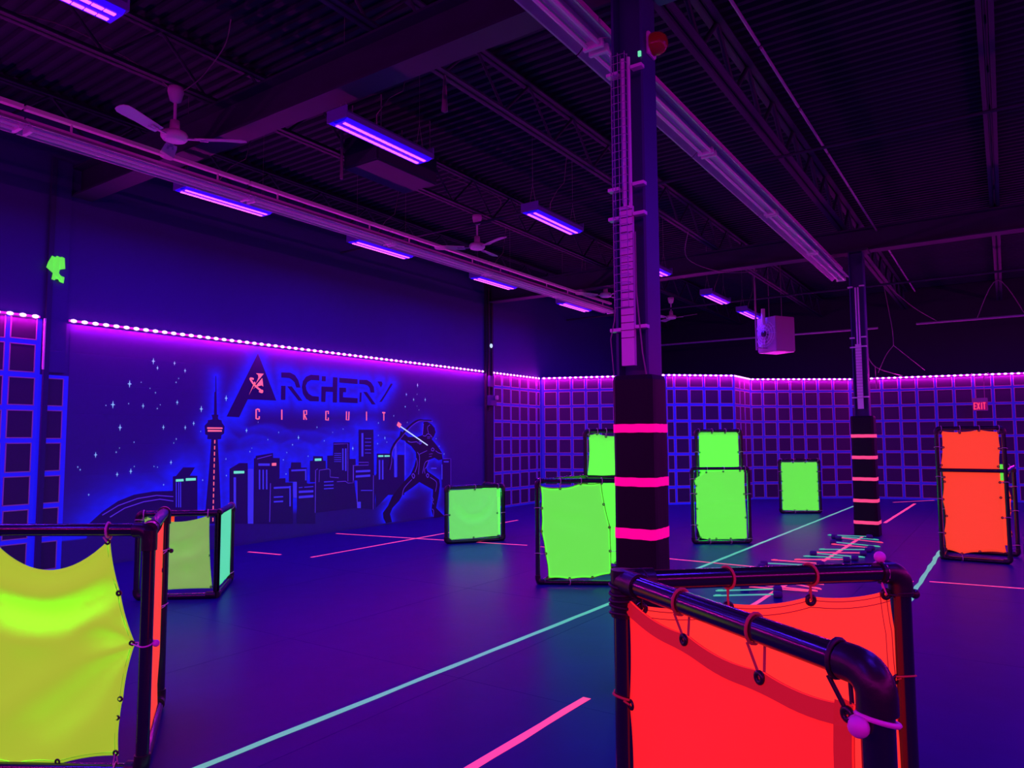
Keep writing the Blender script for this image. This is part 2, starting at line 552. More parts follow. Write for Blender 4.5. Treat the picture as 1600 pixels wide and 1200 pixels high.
# green scrap taped on the left post
random.seed(4)
out = [(-.10, .07), (-.06, .16), (-.02, .15), (0, .17), (.03, .16), (.06, .17), (.09, .16), (.10, .02), (.04, 0), (.03, -.05), (.05, -.08), (.10, -.09), (.09, -.17), (.04, -.16), (.03, -.13), (0, -.13), (-.02, -.15), (-.05, -.14), (-.04, -.06), (-.12, .0)]
mb = MB()
c = Vector((-9.935, 4.175, 3.85))
vs = [(c.x + .006 * math.sin(i * 2.1) + .004, c.y + p[0], c.z + p[1]) for i, p in enumerate(out)]
k = len(vs)
vs += [(v[0] - .006, v[1], v[2]) for v in vs]
fs = [tuple(range(k)), tuple(range(2 * k - 1, k - 1, -1))] + [(i, (i + 1) % k, k + (i + 1) % k, k + i) for i in range(k)]
mb.add(vs, fs)
put(mb.build('tape_scrap', 'cl_green'), 'torn green tape scrap stuck high on the left wall post', 'tape')

# ---------------------------------------------------------------- roof steel
JX = {-9.3: 'open-web roof joist nearest the mural wall', -6.88: 'open-web roof joist carrying the ceiling fans', -4.45: 'open-web roof joist between the fans and the padded columns',
      -2.20: 'heavy open-web roof joist on the line of the padded columns', 0.02: 'double-angle roof joist at the right edge of the photo', 2.5: 'open-web roof joist beyond the right edge of the photo'}
for x, lb in JX.items():
    t = thing('roof_joist', (x, 10, 5.3), lb, 'joist', 'roof joists')
    h = 5.84
    wv = .05 if x != -2.20 else .07
    for nm, z in (('bottom_chord', 5.27), ('top_chord', 5.78)):
        mb = MB()
        for s in (-1, 1):
            mb.box((x + s * (.016 + wv / 2) - wv / 2, -3.1, z), (x + s * (.016 + wv / 2) + wv / 2, 23.1, z + .012))
            mb.box((x + s * .016 - .006, -3.1, z), (x + s * .016 + .006, 23.1, z + .06))
        mb.build(nm, 'steel', t)
    y = -3.0
    i = 0
    while y < 22.8:
        mb = MB()
        z0, z1 = (5.30, 5.80) if i % 2 == 0 else (5.80, 5.30)
        mb.tube([(x, y, z0), (x, y + .52, z1)], .017 if x != -2.20 else .026, 6)
        mb.build('web_bar', 'steel', t)
        y += .52
        i += 1
BEAMS = [(4.47, 'dark steel roof beam crossing above the near padded column'), (13.62, 'dark steel roof beam crossing above the far padded column'), ]
for y, lb in BEAMS:
    t = thing('roof_beam', (-2, y, 4.9), lb, 'beam', 'roof beams')
    MB().box((-10.0, y - .13, 4.86), (5.5, y + .13, 4.885)).build('bottom_flange', 'steel', t)
    MB().box((-10.0, y - .13, 5.235), (5.5, y + .13, 5.26)).build('top_flange', 'steel', t)
    MB().box((-10.0, y - .012, 4.885), (5.5, y + .012, 5.235)).build('web', 'steel', t)
for x, y, z, r_, lb in [(-1.68, None, 5.0, .016, 'thin conduit with gaps between fittings right of the near column, high under the roof')]:
    t = thing('conduit', (x, 5, z), lb, 'conduit')
    yy = .5
    while yy < 20:
        MB().tube([(x, yy, z + .2), (x, yy + 1.44, z + .2)], r_, 6).build('length', 'galv', t)
        yy += 1.5
for (a, b, r_, lb) in [((-10, 9.0, 5.1), (5.4, 9.0, 5.1), .02, 'thin pipe crossing the roof midway between the two roof beams'), ((-10, 20.5, 4.47), (-2.6, 20.5, 4.45), .03, 'grey pipe crossing behind the heater towards the far column'),
                       ((-1.75, 20.7, 4.5), (4.0, 20.7, 4.48), .028, 'grey pipe high above the far grid wall, right of the far column'), ((-10, 17.3, 4.95), (5.4, 17.3, 4.95), .025, 'dark pipe crossing the roof above the heater')]:
    put(MB().tube([a, b], r_, 8).build('roof_pipe', 'galv' if '20' in str(a[1]) else 'steel'), lb, 'pipe', 'pipes under the roof')

# ---------------------------------------------------------------- unlit fluorescent rows
def fluo(local_len=2.44):
    t = thing('strip_light', (0, 0, 0), 'x', 'ceiling light', 'unlit fluorescent rows')
    h = local_len / 2 - .01
    mb = MB()
    mb.box((-.045, -h, .0), (.045, h, .07))
    mb.build('channel', 'white', t)
    for s in (-1, 1):
        mb = MB()
        pr = [(s * .045, .035), (s * .10, .015), (s * .155, -.035), (s * .170, -.035), (s * .170, -.030), (s * .158, -.028), (s * .102, .021), (s * .045, .041)]
        k = len(pr)
        mb.add([(p[0], -h, p[1]) for p in pr] + [(p[0], h, p[1]) for p in pr], [(i, (i + 1) % k, k + (i + 1) % k, k + i) for i in range(k)] + [tuple(range(k)), tuple(range(2 * k - 1, k - 1, -1))])
        mb.build('reflector', 'galv', t)
        mb = MB()
        mb.tube([(s * .05, -h + .05, -.035), (s * .05, h - .05, -.035)], .017, 8)
        mb.build('tube', 'white_tube', t)
    for s in (-1, 1):
        mb = MB()
        mb.box((-.08, s * (h - .035) - .015, -.06), (.08, s * (h - .035) + .015, .0))
        mb.build('lamp_holder', 'white', t)
    mb = MB()
    mb.box((-.03, -h, .16), (.03, h, .20))
    for s in (-.8, .8):
        mb.box((-.008, s - .008, .07), (.008, s + .008, .16))
    mb.build('hanging_rail', 'white', t)
    return t


f0 = fluo()
first = True
for x, y_end, nm in ((-7.47, 15.0, 'row near the mural wall'), (-2.40, 14.4, 'row beside the padded columns')):
    y = y_end - 1.22
    i = 0
    while y > 0.2:
        lb = '%s unlit white strip light from the far end in the %s' % (ordinal(i), nm)
        if first:
            f0.location = (x, y, 4.60)
            f0['label'] = lb
            first = False
        else:
            copy_tree(f0, (x, y, 4.60), None, lb)
        y -= 2.44
        i += 1

# ---------------------------------------------------------------- hanging black-light lamps
def uvlamp():
    t = thing('blacklight', (0, 0, 0), 'x', 'lamp', 'hanging black-light lamps')
    mb = MB()
    pr = [(-.06, .08), (.06, .08), (.135, .015), (.135, -.035), (.122, -.035), (.122, .008), (-.122, .008), (-.122, -.035), (-.135, -.035), (-.135, .015)]
    k = len(pr)
    mb.add([(p[0], -.61, p[1]) for p in pr] + [(p[0], .61, p[1]) for p in pr], [(i, (i + 1) % k, k + (i + 1) % k, k + i) for i in range(k)])
    mb.build('housing', 'uv_body', t)
    for s in (-1, 1):
        mb = MB()
        mb.box((-.135, s * .618 - .008, -.037), (.135, s * .618 + .008, .08))
        mb.build('end_cap', 'uv_body', t)
    mb = MB()
    pr = [(-.120, -.004), (-.120, -.040), (-.08, -.058), (.08, -.058), (.120, -.040), (.120, -.004)]
    k = len(pr)
    mb.add([(p[0], -.605, p[1]) for p in pr] + [(p[0], .605, p[1]) for p in pr], [(i, i + 1, k + i + 1, k + i) for i in range(k - 1)])
    mb.build('lens', 'uv_glass', t)
    for s in (-1, 1):
        mb = MB()
        for i in range(14):
            y0 = -.575 + i * .0825
            mb.box((s * .050 - .016, y0, -.0655), (s * .050 + .016, y0 + .072, -.0595))
        mb.build('tube', 'uv_tube', t)
    for s in (-1, 1):
        mb = MB()
        for e in (-1, 1):
            mb.tube([(e * .05, s * .54, .07), (0, s * .54, .35)], .0025, 4)
        mb.tube([(0, s * .54, .35), (0, s * .54, ZC - LAMP_Z)], .0025, 4)
        mb.build('hanger_wire', 'cable', t)
    mb = MB()
    mb.tube([(0, -.1, .07), (.02, -.12, .2), (.05, .02, .42), (.03, .25, .6), (0, .4, ZC - LAMP_Z)], .005, 5)
    mb.build('power_cord', 'cable', t)
    return t


l0 = uvlamp()
row = ['row nearer the padded columns', 'row nearer the mural wall']
cnt = [0, 0]
for i, (x, y) in enumerate(LAMPS):
    q = 0 if x > -6.5 else 1
    lb = '%s violet black-light lamp from the camera in the %s' % (ordinal(cnt[q]), row[q])
    cnt[q] += 1
    if i == 0:
        l0.location = (x, y, LAMP_Z)
        l0['label'] = lb
    else:
        copy_tree(l0, (x, y, LAMP_Z), None, lb)

# ---------------------------------------------------------------- ceiling fans
def fan(loc, angles, lb):
    x, y, z = loc
    t = thing('ceiling_fan', loc, lb, 'ceiling fan', 'white three-blade ceiling fans')
    MB().lathe([(.0, .52), (.075, .52), (.078, .47), (.055, .38), (.02, .36), (0, .36)], loc, 16).build('canopy', 'white', t)
    MB().tube([(x, y, z + .12), (x, y, z + .38)], .016, 10).build('down_rod', 'white', t)
    mb = MB().lathe([(0, .17), (.045, .17), (.05, .08), (.06, .06), (.115, .045), (.13, .02), (.13, -.01), (.11, -.035), (.06, -.045), (0, -.046)], loc, 24)
    mb.build('motor_housing', 'white', t)
    MB().torus((x, y, z - .034), (0, 0, 1), .095, .007, 20, 6).build('trim_ring', 'white_tube', t)
    for a in angles:
        ca, sa = math.cos(R(a)), math.sin(R(a))
        mb = MB()
        st = [(.20, .052, -.012), (.27, .060, -.012), (.45, .066, 0), (.58, .075, 0.004), (.65, .072, .006), (.69, .05, .006), (.702, .02, .006)]
        vs = []
        for (r_, hw, dz) in st:
            for (o_, up) in ((-hw, 0), (hw, 0), (hw, .006), (-hw, .006)):
                zz = z + dz + up + o_ * .22
                vs.append((x + ca * r_ - sa * o_, y + sa * r_ + ca * o_, zz))
        fs = []
        for i in range(len(st) - 1):
            for j in range(4):
                fs.append((i * 4 + j, i * 4 + (j + 1) % 4, (i + 1) * 4 + (j + 1) % 4, (i + 1) * 4 + j))
        fs += [(0, 1, 2, 3), tuple(range(len(vs) - 1, len(vs) - 5, -1))]
        mb.add(vs, fs)
        bl = mb.build('blade', 'white_tube', t)
        mb = MB()
        c = Vector((x + ca * .17, y + sa * .17, z - .012))
        mb.obox(c, (ca, sa, 0), (-sa, ca, 0), (0, 0, 1), .16, .035, .012)
        for o_ in (-.025, .025):
            mb.obox(c + Vector((ca * .11 - sa * o_, sa * .11 + ca * o_, 0)), (ca, sa, 0), (-sa, ca, 0), (0, 0, 1), .08, .02, .012)
        mb.build('blade_bracket', 'galv', bl)


fan((-6.88, 3.94, 4.75), (-73, 47, 157), 'white ceiling fan closest to the camera, upper left of the photo')
fan((-6.92, 9.11, 4.75), (-152, -15, 101), 'white ceiling fan above the middle of the mural-side light row')
fan((-7.05, 13.9, 4.75), (-128, -24, 76), 'white ceiling fan just left of the near padded column')
fan((-7.0, 17.5, 4.75), (-114, -4, 131), 'white ceiling fan just right of the near padded column')

# ---------------------------------------------------------------- columns with pads
def column(cx, cy, pad_w, pad_d, pad_h, bands, lb, near):
    t = thing('padded_column', (cx, cy, 0), lb, 'column')
    hx, hy = .115, .105
    mb = MB()
    mb.box((cx - hx, cy - hy, 0), (cx - hx + .018, cy + hy, 4.82))
    mb.box((cx + hx - .018, cy - hy, 0), (cx + hx, cy + hy, 4.82))
    mb.box((cx - hx + .018, cy - .008, 0), (cx + hx - .018, cy + .008, 4.82))
    mb.build('steel_column', 'steel_dark', t)
    MB().box((cx - .2, cy - .16, 4.82), (cx + .2, cy + .16, 4.86)).build('cap_plate', 'steel', t)
    mb = MB()
    # the pad is an upholstered sleeve, a little wider at the foot
    st = [(0, 1.08), (.25, 1.06), (.6, 1.01), (1.0, .995), (1.5, 1.0), (pad_h - .03, 1.0), (pad_h, .94)]
    vs = []
    N = 32
    for (z, s) in st:
        for j in range(N):
            a = 2 * math.pi * (j + .5) / N
            ca, sa = math.cos(a), math.sin(a)
            e = 9.0
            r_ = (abs(ca) ** e + abs(sa) ** e) ** (-1 / e)
            wob = 1 + .012 * math.sin(3 * a + z * 5 + cx * 7)
            vs.append((cx + ca * r_ * pad_w / 2 * s * wob, cy + sa * r_ * pad_d / 2 * s * wob, z))
    fs = []
    for i in range(len(st) - 1):
        for j in range(N):
            fs.append((i * N + j, i * N + (j + 1) % N, (i + 1) * N + (j + 1) % N, (i + 1) * N + j))
    fs.append(tuple(range(len(vs) - N, len(vs))))
    mb.add(vs, fs, False)
    pd = mb.build('pad', 'pad', t)
    for (za, zb) in bands:
        mb = MB()
        vs = []
        for q, z in enumerate((za, zb)):
            for off in (.0, ):
                for j in range(N):
                    a = 2 * math.pi * (j + .5) / N
                    ca, sa = math.cos(a), math.sin(a)
                    r_ = (abs(ca) ** 9 + abs(sa) ** 9) ** (-1 / 9)
                    s = float(np.interp(z, [p[0] for p in st], [p[1] for p in st]))
                    wob = 1 + .012 * math.sin(3 * a + z * 5 + cx * 7)
                    dz = .0012 * math.sin(j * 1.7 + za * 9)
                    vs.append((cx + ca * (r_ * pad_w / 2 * s * wob + .004), cy + sa * (r_ * pad_d / 2 * s * wob + .004), z + dz))
        mb.add(vs, [(j, (j + 1) % N, N + (j + 1) % N, N + j) for j in range(N)])
        mb.build('tape_band', 'tape_hot' if near else 'tape_pink', t)
    # wiring up the recess of the column
    yf = cy - hy - .02
    mb = MB()
    x0 = cx - .005
    zt = 3.18 if near else 3.22
    mb.box((x0 - .045, yf - .035, 2.12), (x0 + .045, yf, zt))
    cv = mb.build('cable_cover', 'white', t)
    mb = MB()
    for i in range(18):
        z = 2.3 + i * .05
        mb.box((x0 - .048, yf - .038, z), (x0 + .048, yf - .034, z + .004))
    mb.build('strap_lines', 'cable_dark', cv)
    for s in (-1, 1):
        MB().tube([(x0 + s * .02 + .01, yf - .015, zt - .05), (x0 + s * .02 + .01, yf - .015, 4.2)], .013, 8).build('conduit', 'white', t)
    for z in ((4.1, 3.3, 3.1, 2.35) if near else (4.2, 3.32, 3.16, 2.3)):
        mb = MB()
        mb.box((x0 - .13, yf - .030, z), (x0 - .05, yf + .02, z + .022))
        mb.box((x0 + .05, yf - .030, z + .01), (x0 + .13, yf + .02, z + .032))
        mb.build('bracket', 'white', t)
    if near:
        mb = MB()
        for px in (-.07, -.02, .03):
            mb.tube([(x0 + px, yf - .075, 2.5), (x0 + px, yf - .075, 4.22)], .0028, 4)
            mb.tube([(x0 + px, yf - .035, 3.2), (x0 + px, yf - .035, 4.22)], .0028, 4)
        z = 2.5
        while z < 4.23:
            mb.tube([(x0 - .07, yf - .035, z), (x0 - .07, yf - .075, z), (x0 + .03, yf - .075, z), (x0 + .03, yf - .035, z)], .0024, 4)
            z += .055
        mb.build('wire_guard', 'galv', t)
        MB().tube([(x0 - .07, yf - .07, 2.5), (x0 - .075, yf - .07, 2.42), (x0 - .12, yf - .04, 2.3), (x0 - .12, yf, 2.06)], .004, 5).build('loose_wire', 'cable', t)
        MB().tube([(x0 + .06, yf - .02, 3.0), (x0 + .065, yf - .03, 2.6), (x0 + .10, yf - .03, 2.2), (x0 + .11, yf, 2.06)], .005, 5).build('loose_wire', 'cable', t)
        MB().box((cx + hx - .03, cy - hy - .012, 4.20), (cx + hx - .01, cy - hy, 4.235)).build('indicator', 'mint_paint', t)
    return t


column(-2.0, 4.42, .285, .27, 2.06, [(1.685, 1.74), (1.338, 1.395), (1.003, 1.07)], 'near black padded column with three wide hot-pink bands', True)
column(-2.0, 13.49, .36, .35, 2.0, [(1.635, 1.69), (1.275, 1.33), (.915, .97), (.555, .61), (.195, .25)], 'far black padded column with five thin pink bands', False)

# red beacon on the near column
t = thing('beacon', (-1.84, 4.43, 4.32), 'round red alarm beacon high on the near padded column', 'beacon')
MB().box((-1.885, 4.37, 4.24), (-1.86, 4.49, 4.40)).build('back_box', 'white', t, bevel=.006)
MB().lathe([(.075, 0), (.078, .03), (.066, .07), (.04, .095), (0, .10)], (-1.86, 4.43, 4.32), 18, (1, 0, 0)).build('lens', 'beacon', t)
t = thing('speaker_box', (-1.75, 4.55, 4.72), 'small grey bracket box at the very top of the near column', 'box')
MB().box((-1.88, 4.43, 4.68), (-1.62, 4.60, 4.78)).build('body', 'steel_dark', t, bevel=.01)
MB().box((-1.62, 4.45, 4.69), (-1.60, 4.58, 4.77)).build('face', 'galv', t)

# ---------------------------------------------------------------- heater
hc = Vector((-4.44, 17.68, 3.68))
t = thing('unit_heater', hc, 'boxy unit heater with round fan guard hanging above the far grid wall', 'heater')
e1 = Vector((math.cos(R(59)), math.sin(R(59)), 0))      # runs right and away
e2 = Vector((-math.sin(R(59)), math.cos(R(59)), 0))     # runs left and away
S1, S2, H = .60, .60, .82
mb = MB()
mb.obox(hc + Vector((0, 0, H / 2)), e1, e2, Vector((0, 0, 1)), S1, S2, H)
mb.build('cabinet', 'heater', t, bevel=.012)
mb = MB()
for i in range(6):
    mb.obox(hc + e2 * (-.24 + i * .096) + Vector((0, 0, -.012)), e1, e2, Vector((0, 0, 1)), S1 - .04, .07, .012)
mb.build('louvre', 'white', t)
fc = hc - e1 * (S1 / 2 + .005) + Vector((0, 0, .42)) - e2 * .0
mb = MB()
for r_ in (.10, .17, .24, .30):
    mb.torus(fc - e1 * (.10 - r_ * .2), e1, r_, .006, 24, 5)
for i in range(12):
    a = 2 * math.pi * i / 12
    d = e2 * math.cos(a) + Vector((0, 0, 1)) * math.sin(a)
    mb.tube([fc - e1 * .08 + d * .06, fc - e1 * .04 + d * .30, fc + d * .31], .004, 4)
mb.build('fan_guard', 'white', t)
mb = MB()
for i in range(4):
    a = math.pi * i / 2 + .4
    d = e2 * math.cos(a) + Vector((0, 0, 1)) * math.sin(a)
    p = e2 * -math.sin(a) + Vector((0, 0, 1)) * math.cos(a)
    mb.obox(fc + d * .14, d, p + e1 * .4, e1, .22, .14, .006)
mb.build('fan_blades', 'heater', t)
MB().lathe([(0, 0), (.07, 0), (.07, .12), (0, .12)], fc - e1 * .1, 12, e1).build('motor', 'motor', t)
MB().tube([fc + Vector((0, 0, .22)) - e1 * .08, fc + Vector((0, 0, .60)) - e1 * .08], .045, 10).build('flue', 'white', t)
mb = MB()
mb.tube([hc - e1 * .62 + Vector((0, 0, .02)), hc - e1 * .62 + Vector((0, 0, ZC - hc.z))], .02, 8)
mb.tube([hc - e1 * .62 + Vector((0, 0, .08)), hc - e1 * .28 + Vector((0, 0, .08))], .018, 8)
mb.build('gas_pipe', 'heater', t)
MB().ball(hc - e1 * .46 + Vector((0, 0, .12)), .055).build('valve', 'white_tube', t)
for s in (-1, 1):
    MB().tube([hc + e1 * s * .2 + Vector((0, 0, H)), hc + e1 * s * .2 + Vector((0, 0, ZC - hc.z))], .008, 6).build('hanger_rod', 'cable', t)

# dark hanging unit and odds and ends under the roof
t = thing('hanging_unit', (-6.2, 6.6, 5.0), 'dark box-shaped unit hanging under the roof behind the front lamps', 'unit')
MB().box((-6.65, 6.0, 5.0), (-6.05, 7.1, 5.4)).build('body', 'steel', t, bevel=.02)
for xx in (-6.6, -6.1):
    for yy in (6.1, 7.0):
        MB().tube([(xx, yy, 5.4), (xx, yy, ZC)], .008, 6).build('hanger_rod', 'cable', t)
MB().tube([(-6.62, 5.95, 4.86), (-6.62, 5.95, 5.7)], .018, 8).build('drop_pipe', 'cable', t)
MB().lathe([(.012, .42), (.018, .3), (.028, .1), (.035, .02), (.0, 0)], (-4.45, 5.33, 4.88), 10).build('hanging_strap', 'cable', None)
put(bpy.data.objects['hanging_strap'], 'pale rolled strap dangling from the roof right of the front lamps', 'strap')


def cable(lb, *runs):
    t = None
    mb = MB()
    for r_, pts in runs:
        P = [Vector(p) for p in pts]
        out = []
        for i in range(len(P) - 1):
            p0, p1, p2, p3 = P[max(i - 1, 0)], P[i], P[i + 1], P[min(i + 2, len(P) - 1)]
            for k in range(6):
                t_ = k / 6
                out.append(.5 * ((2 * p1) + (-p0 + p2) * t_ + (2 * p0 - 5 * p1 + 4 * p2 - p3) * t_ ** 2 + (-p0 + 3 * p1 - 3 * p2 + p3) * t_ ** 3))
        out.append(P[-1])
        mb.tube(out, r_, 5)
    return put(mb.build('hanging_cable', 'cable'), lb, 'cable', 'loose cables under the roof')


cable('thin cable running along the joist into the nearest ceiling fan', (.006, [(-6.9, 2.2, 5.27), (-6.95, 2.9, 5.45), (-6.9, 3.6, 5.35), (-6.88, 3.86, 5.25)]))
cable('short wire rising right of the nearest ceiling fan', (.006, [(-6.84, 4.0, 5.25), (-6.6, 4.05, 5.35), (-6.3, 4.1, 5.6), (-6.2, 4.1, ZC)]))
cable('cable looping up from the second ceiling fan to the roof', (.006, [(-6.9, 9.1, 5.27), (-6.75, 9.3, 5.32), (-6.7, 9.4, 5.6), (-7.2, 8.7, ZC)]))
cable('slanting cable sagging to the left of the far column, with a wire hanging from it', (.012, [(-3.2, 20.5, 4.46), (-2.95, 20.6, 3.9), (-2.72, 20.8, 3.46), (-2.2, 21.58, 3.26)]),
      (.008, [(-2.74, 20.78, 3.5), (-2.74, 20.8, 3.2), (-2.74, 20.82, 2.9)]))
cable('cable dropping right of the far column and forking down to the LED strip', (.008, [(-2.2, 18.5, 5.27), (-2.06, 18.5, 4.2), (-2.05, 18.6, 3.75)]),
      (.008, [(-2.05, 18.6, 3.75), (-2.3, 19.3, 3.6), (-2.65, 20.6, 3.3)]), (.008, [(-2.05, 18.6, 3.75), (-1.9, 19.5, 3.6), (-1.65, 21.2, 3.35)]))
cable('cable swag between the roof joist and the far pipe', (.008, [(-2.2, 18.7, 5.27), (-1.7, 19.5, 4.75), (-1.3, 20.7, 4.53)]))
cable('tent-shaped cable over the far pipe at the right edge of the photo', (.01, [(-.45, 20.7, 4.52), (0.0, 20.0, 5.27), (.5, 20.7, 4.52)]))
cable('loose cable under the roof right of the near column', (.008, [(-4.45, 12.0, 5.27), (-4.7, 12.6, 4.95), (-4.4, 13.6, 4.85), (-4.0, 14.6, 5.0), (-4.45, 15.2, 5.27)]))

# ---------------------------------------------------------------- exit sign
t = thing('exit_sign', (-.5, 21.45, 2.45), 'small red lit EXIT sign hanging before the far grid wall', 'exit sign')
MB().box((-.66, 21.42, 2.28), (-.34, 21.49, 2.60)).build('case', 'exit_body', t, bevel=.008)
MB().box((-.645, 21.412, 2.30), (-.355, 21.42, 2.50)).build('face', 'exit_face', t)
for s in (-.08, .1):
    MB().tube([(-.5 + s, 21.46, 2.60), (-.5 + s, 21.46, 3.1), (-.5 + s * 2, 21.75, 3.25)], .007, 6).build('hanger_rod', 'cable', t)
def strokes(mb, segs, ox, oz, sx, sz, wv, y0):
    for (a, b) in segs:
        A = Vector((ox + a[0] * sx, y0, oz + a[1] * sz))
        B = Vector((ox + b[0] * sx, y0, oz + b[1] * sz))
        d = (B - A)
        mb.obox((A + B) / 2, d.normalized(), Vector((0, 1, 0)), d.normalized().cross(Vector((0, 1, 0))), d.length + wv, .006, wv)
LT = {'E': [((0, 0), (0, 1)), ((0, 1), (1, 1)), ((0, .5), (.8, .5)), ((0, 0), (1, 0))], 'X': [((0, 0), (1, 1)), ((0, 1), (1, 0))], 'I': [((.5, 0), (.5, 1))], 'T': [((.5, 0), (.5, 1)), ((0, 1), (1, 1))]}
for i, ch in enumerate('EXIT'):
    mb = MB()
    strokes(mb, LT[ch], -.63 + i * .068 - (0.012 if i == 3 else 0), 2.325, .045, .15, .016, 21.408)
    mb.build('letter', 'exit_red', t)

# ---------------------------------------------------------------- tape lines on the floor
def tapeline(a, b, wv, m_, lb, rag=0.004):
    A, B = Vector((*a, .0)), Vector((*b, .0))
    u = (B - A).normalized()
    n = Vector((-u.y, u.x, 0))
    L = (B - A).length
    k = max(4, int(L / .25))
    vs = []
    for i in range(k + 1):
        p = A + u * (L * i / k)
        l, r_ = n * (wv / 2 + random.uniform(-rag, rag)), n * (-wv / 2 + random.uniform(-rag, rag))
        vs += [p + l + Vector((0, 0, .0005)), p + r_ + Vector((0, 0, .0005)), p + r_ + Vector((0, 0, .002)), p + l + Vector((0, 0, .002))]
    fs = []
    for i in range(k):
        for j in range(4):
            fs.append((4 * i + j, 4 * i + (j + 1) % 4, 4 * i + 4 + (j + 1) % 4, 4 * i + 4 + j))
    fs += [(0, 1, 2, 3), (4 * k + 3, 4 * k + 2, 4 * k + 1, 4 * k)]
    put(MB().add(vs, fs).build('floor_tape', m_), lb, 'floor tape', 'tape lines on the floor')


tapeline((-3.45, 1.9), (-3.08, 18.9), .052, 'tape_mint', 'long mint-green tape line running across the whole floor left of the columns')
tapeline((-2.30, 2.6), (-2.28, 4.15), .058, 'tape_pink', 'pink tape line on the floor just left of the near orange barricade')
tapeline((-9.81, 8.80), (-6.2, 9.43), .045, 'tape_pink', 'thin pink tape line from the mural to the small pale green barricade')
tapeline((-5.95, 9.42), (-.95, 9.45), .045, 'tape_pink', 'thin pink tape line crossing the floor through the pile of arrows')
tapeline((-8.14, 6.85), (-8.25, 12.2), .045, 'tape_pink', 'thin pink tape line slanting behind the small pale green barricade')
tapeline((-9.33, 6.68), (-8.7, 6.77), .045, 'tape_pink', 'short pink tape dash near the mural wall')
tapeline((-.90, 6.9), (-.86, 12.2), .055, 'tape_mint', 'mint-green tape line ending at the tall orange barricade', .012)
tapeline((-.80, 9.55), (1.2, 9.80), .045, 'tape_pink', 'thin pink tape line at the right edge of the floor')
tapeline((-2.14, 7.2), (-2.04, 13.28), .05, 'tape_pink', 'pink tape line under the arrows leading to the far column')
tapeline((-2.0, 15.5), (-1.93, 20.3), .06, 'tape_pink', 'pink tape line on the floor right of the far column')
tapeline((-2.42, 20.43), (-1.62, 21.6), .05, 'tape_pink', 'faint pink tape bit at the foot of the far grid wall')

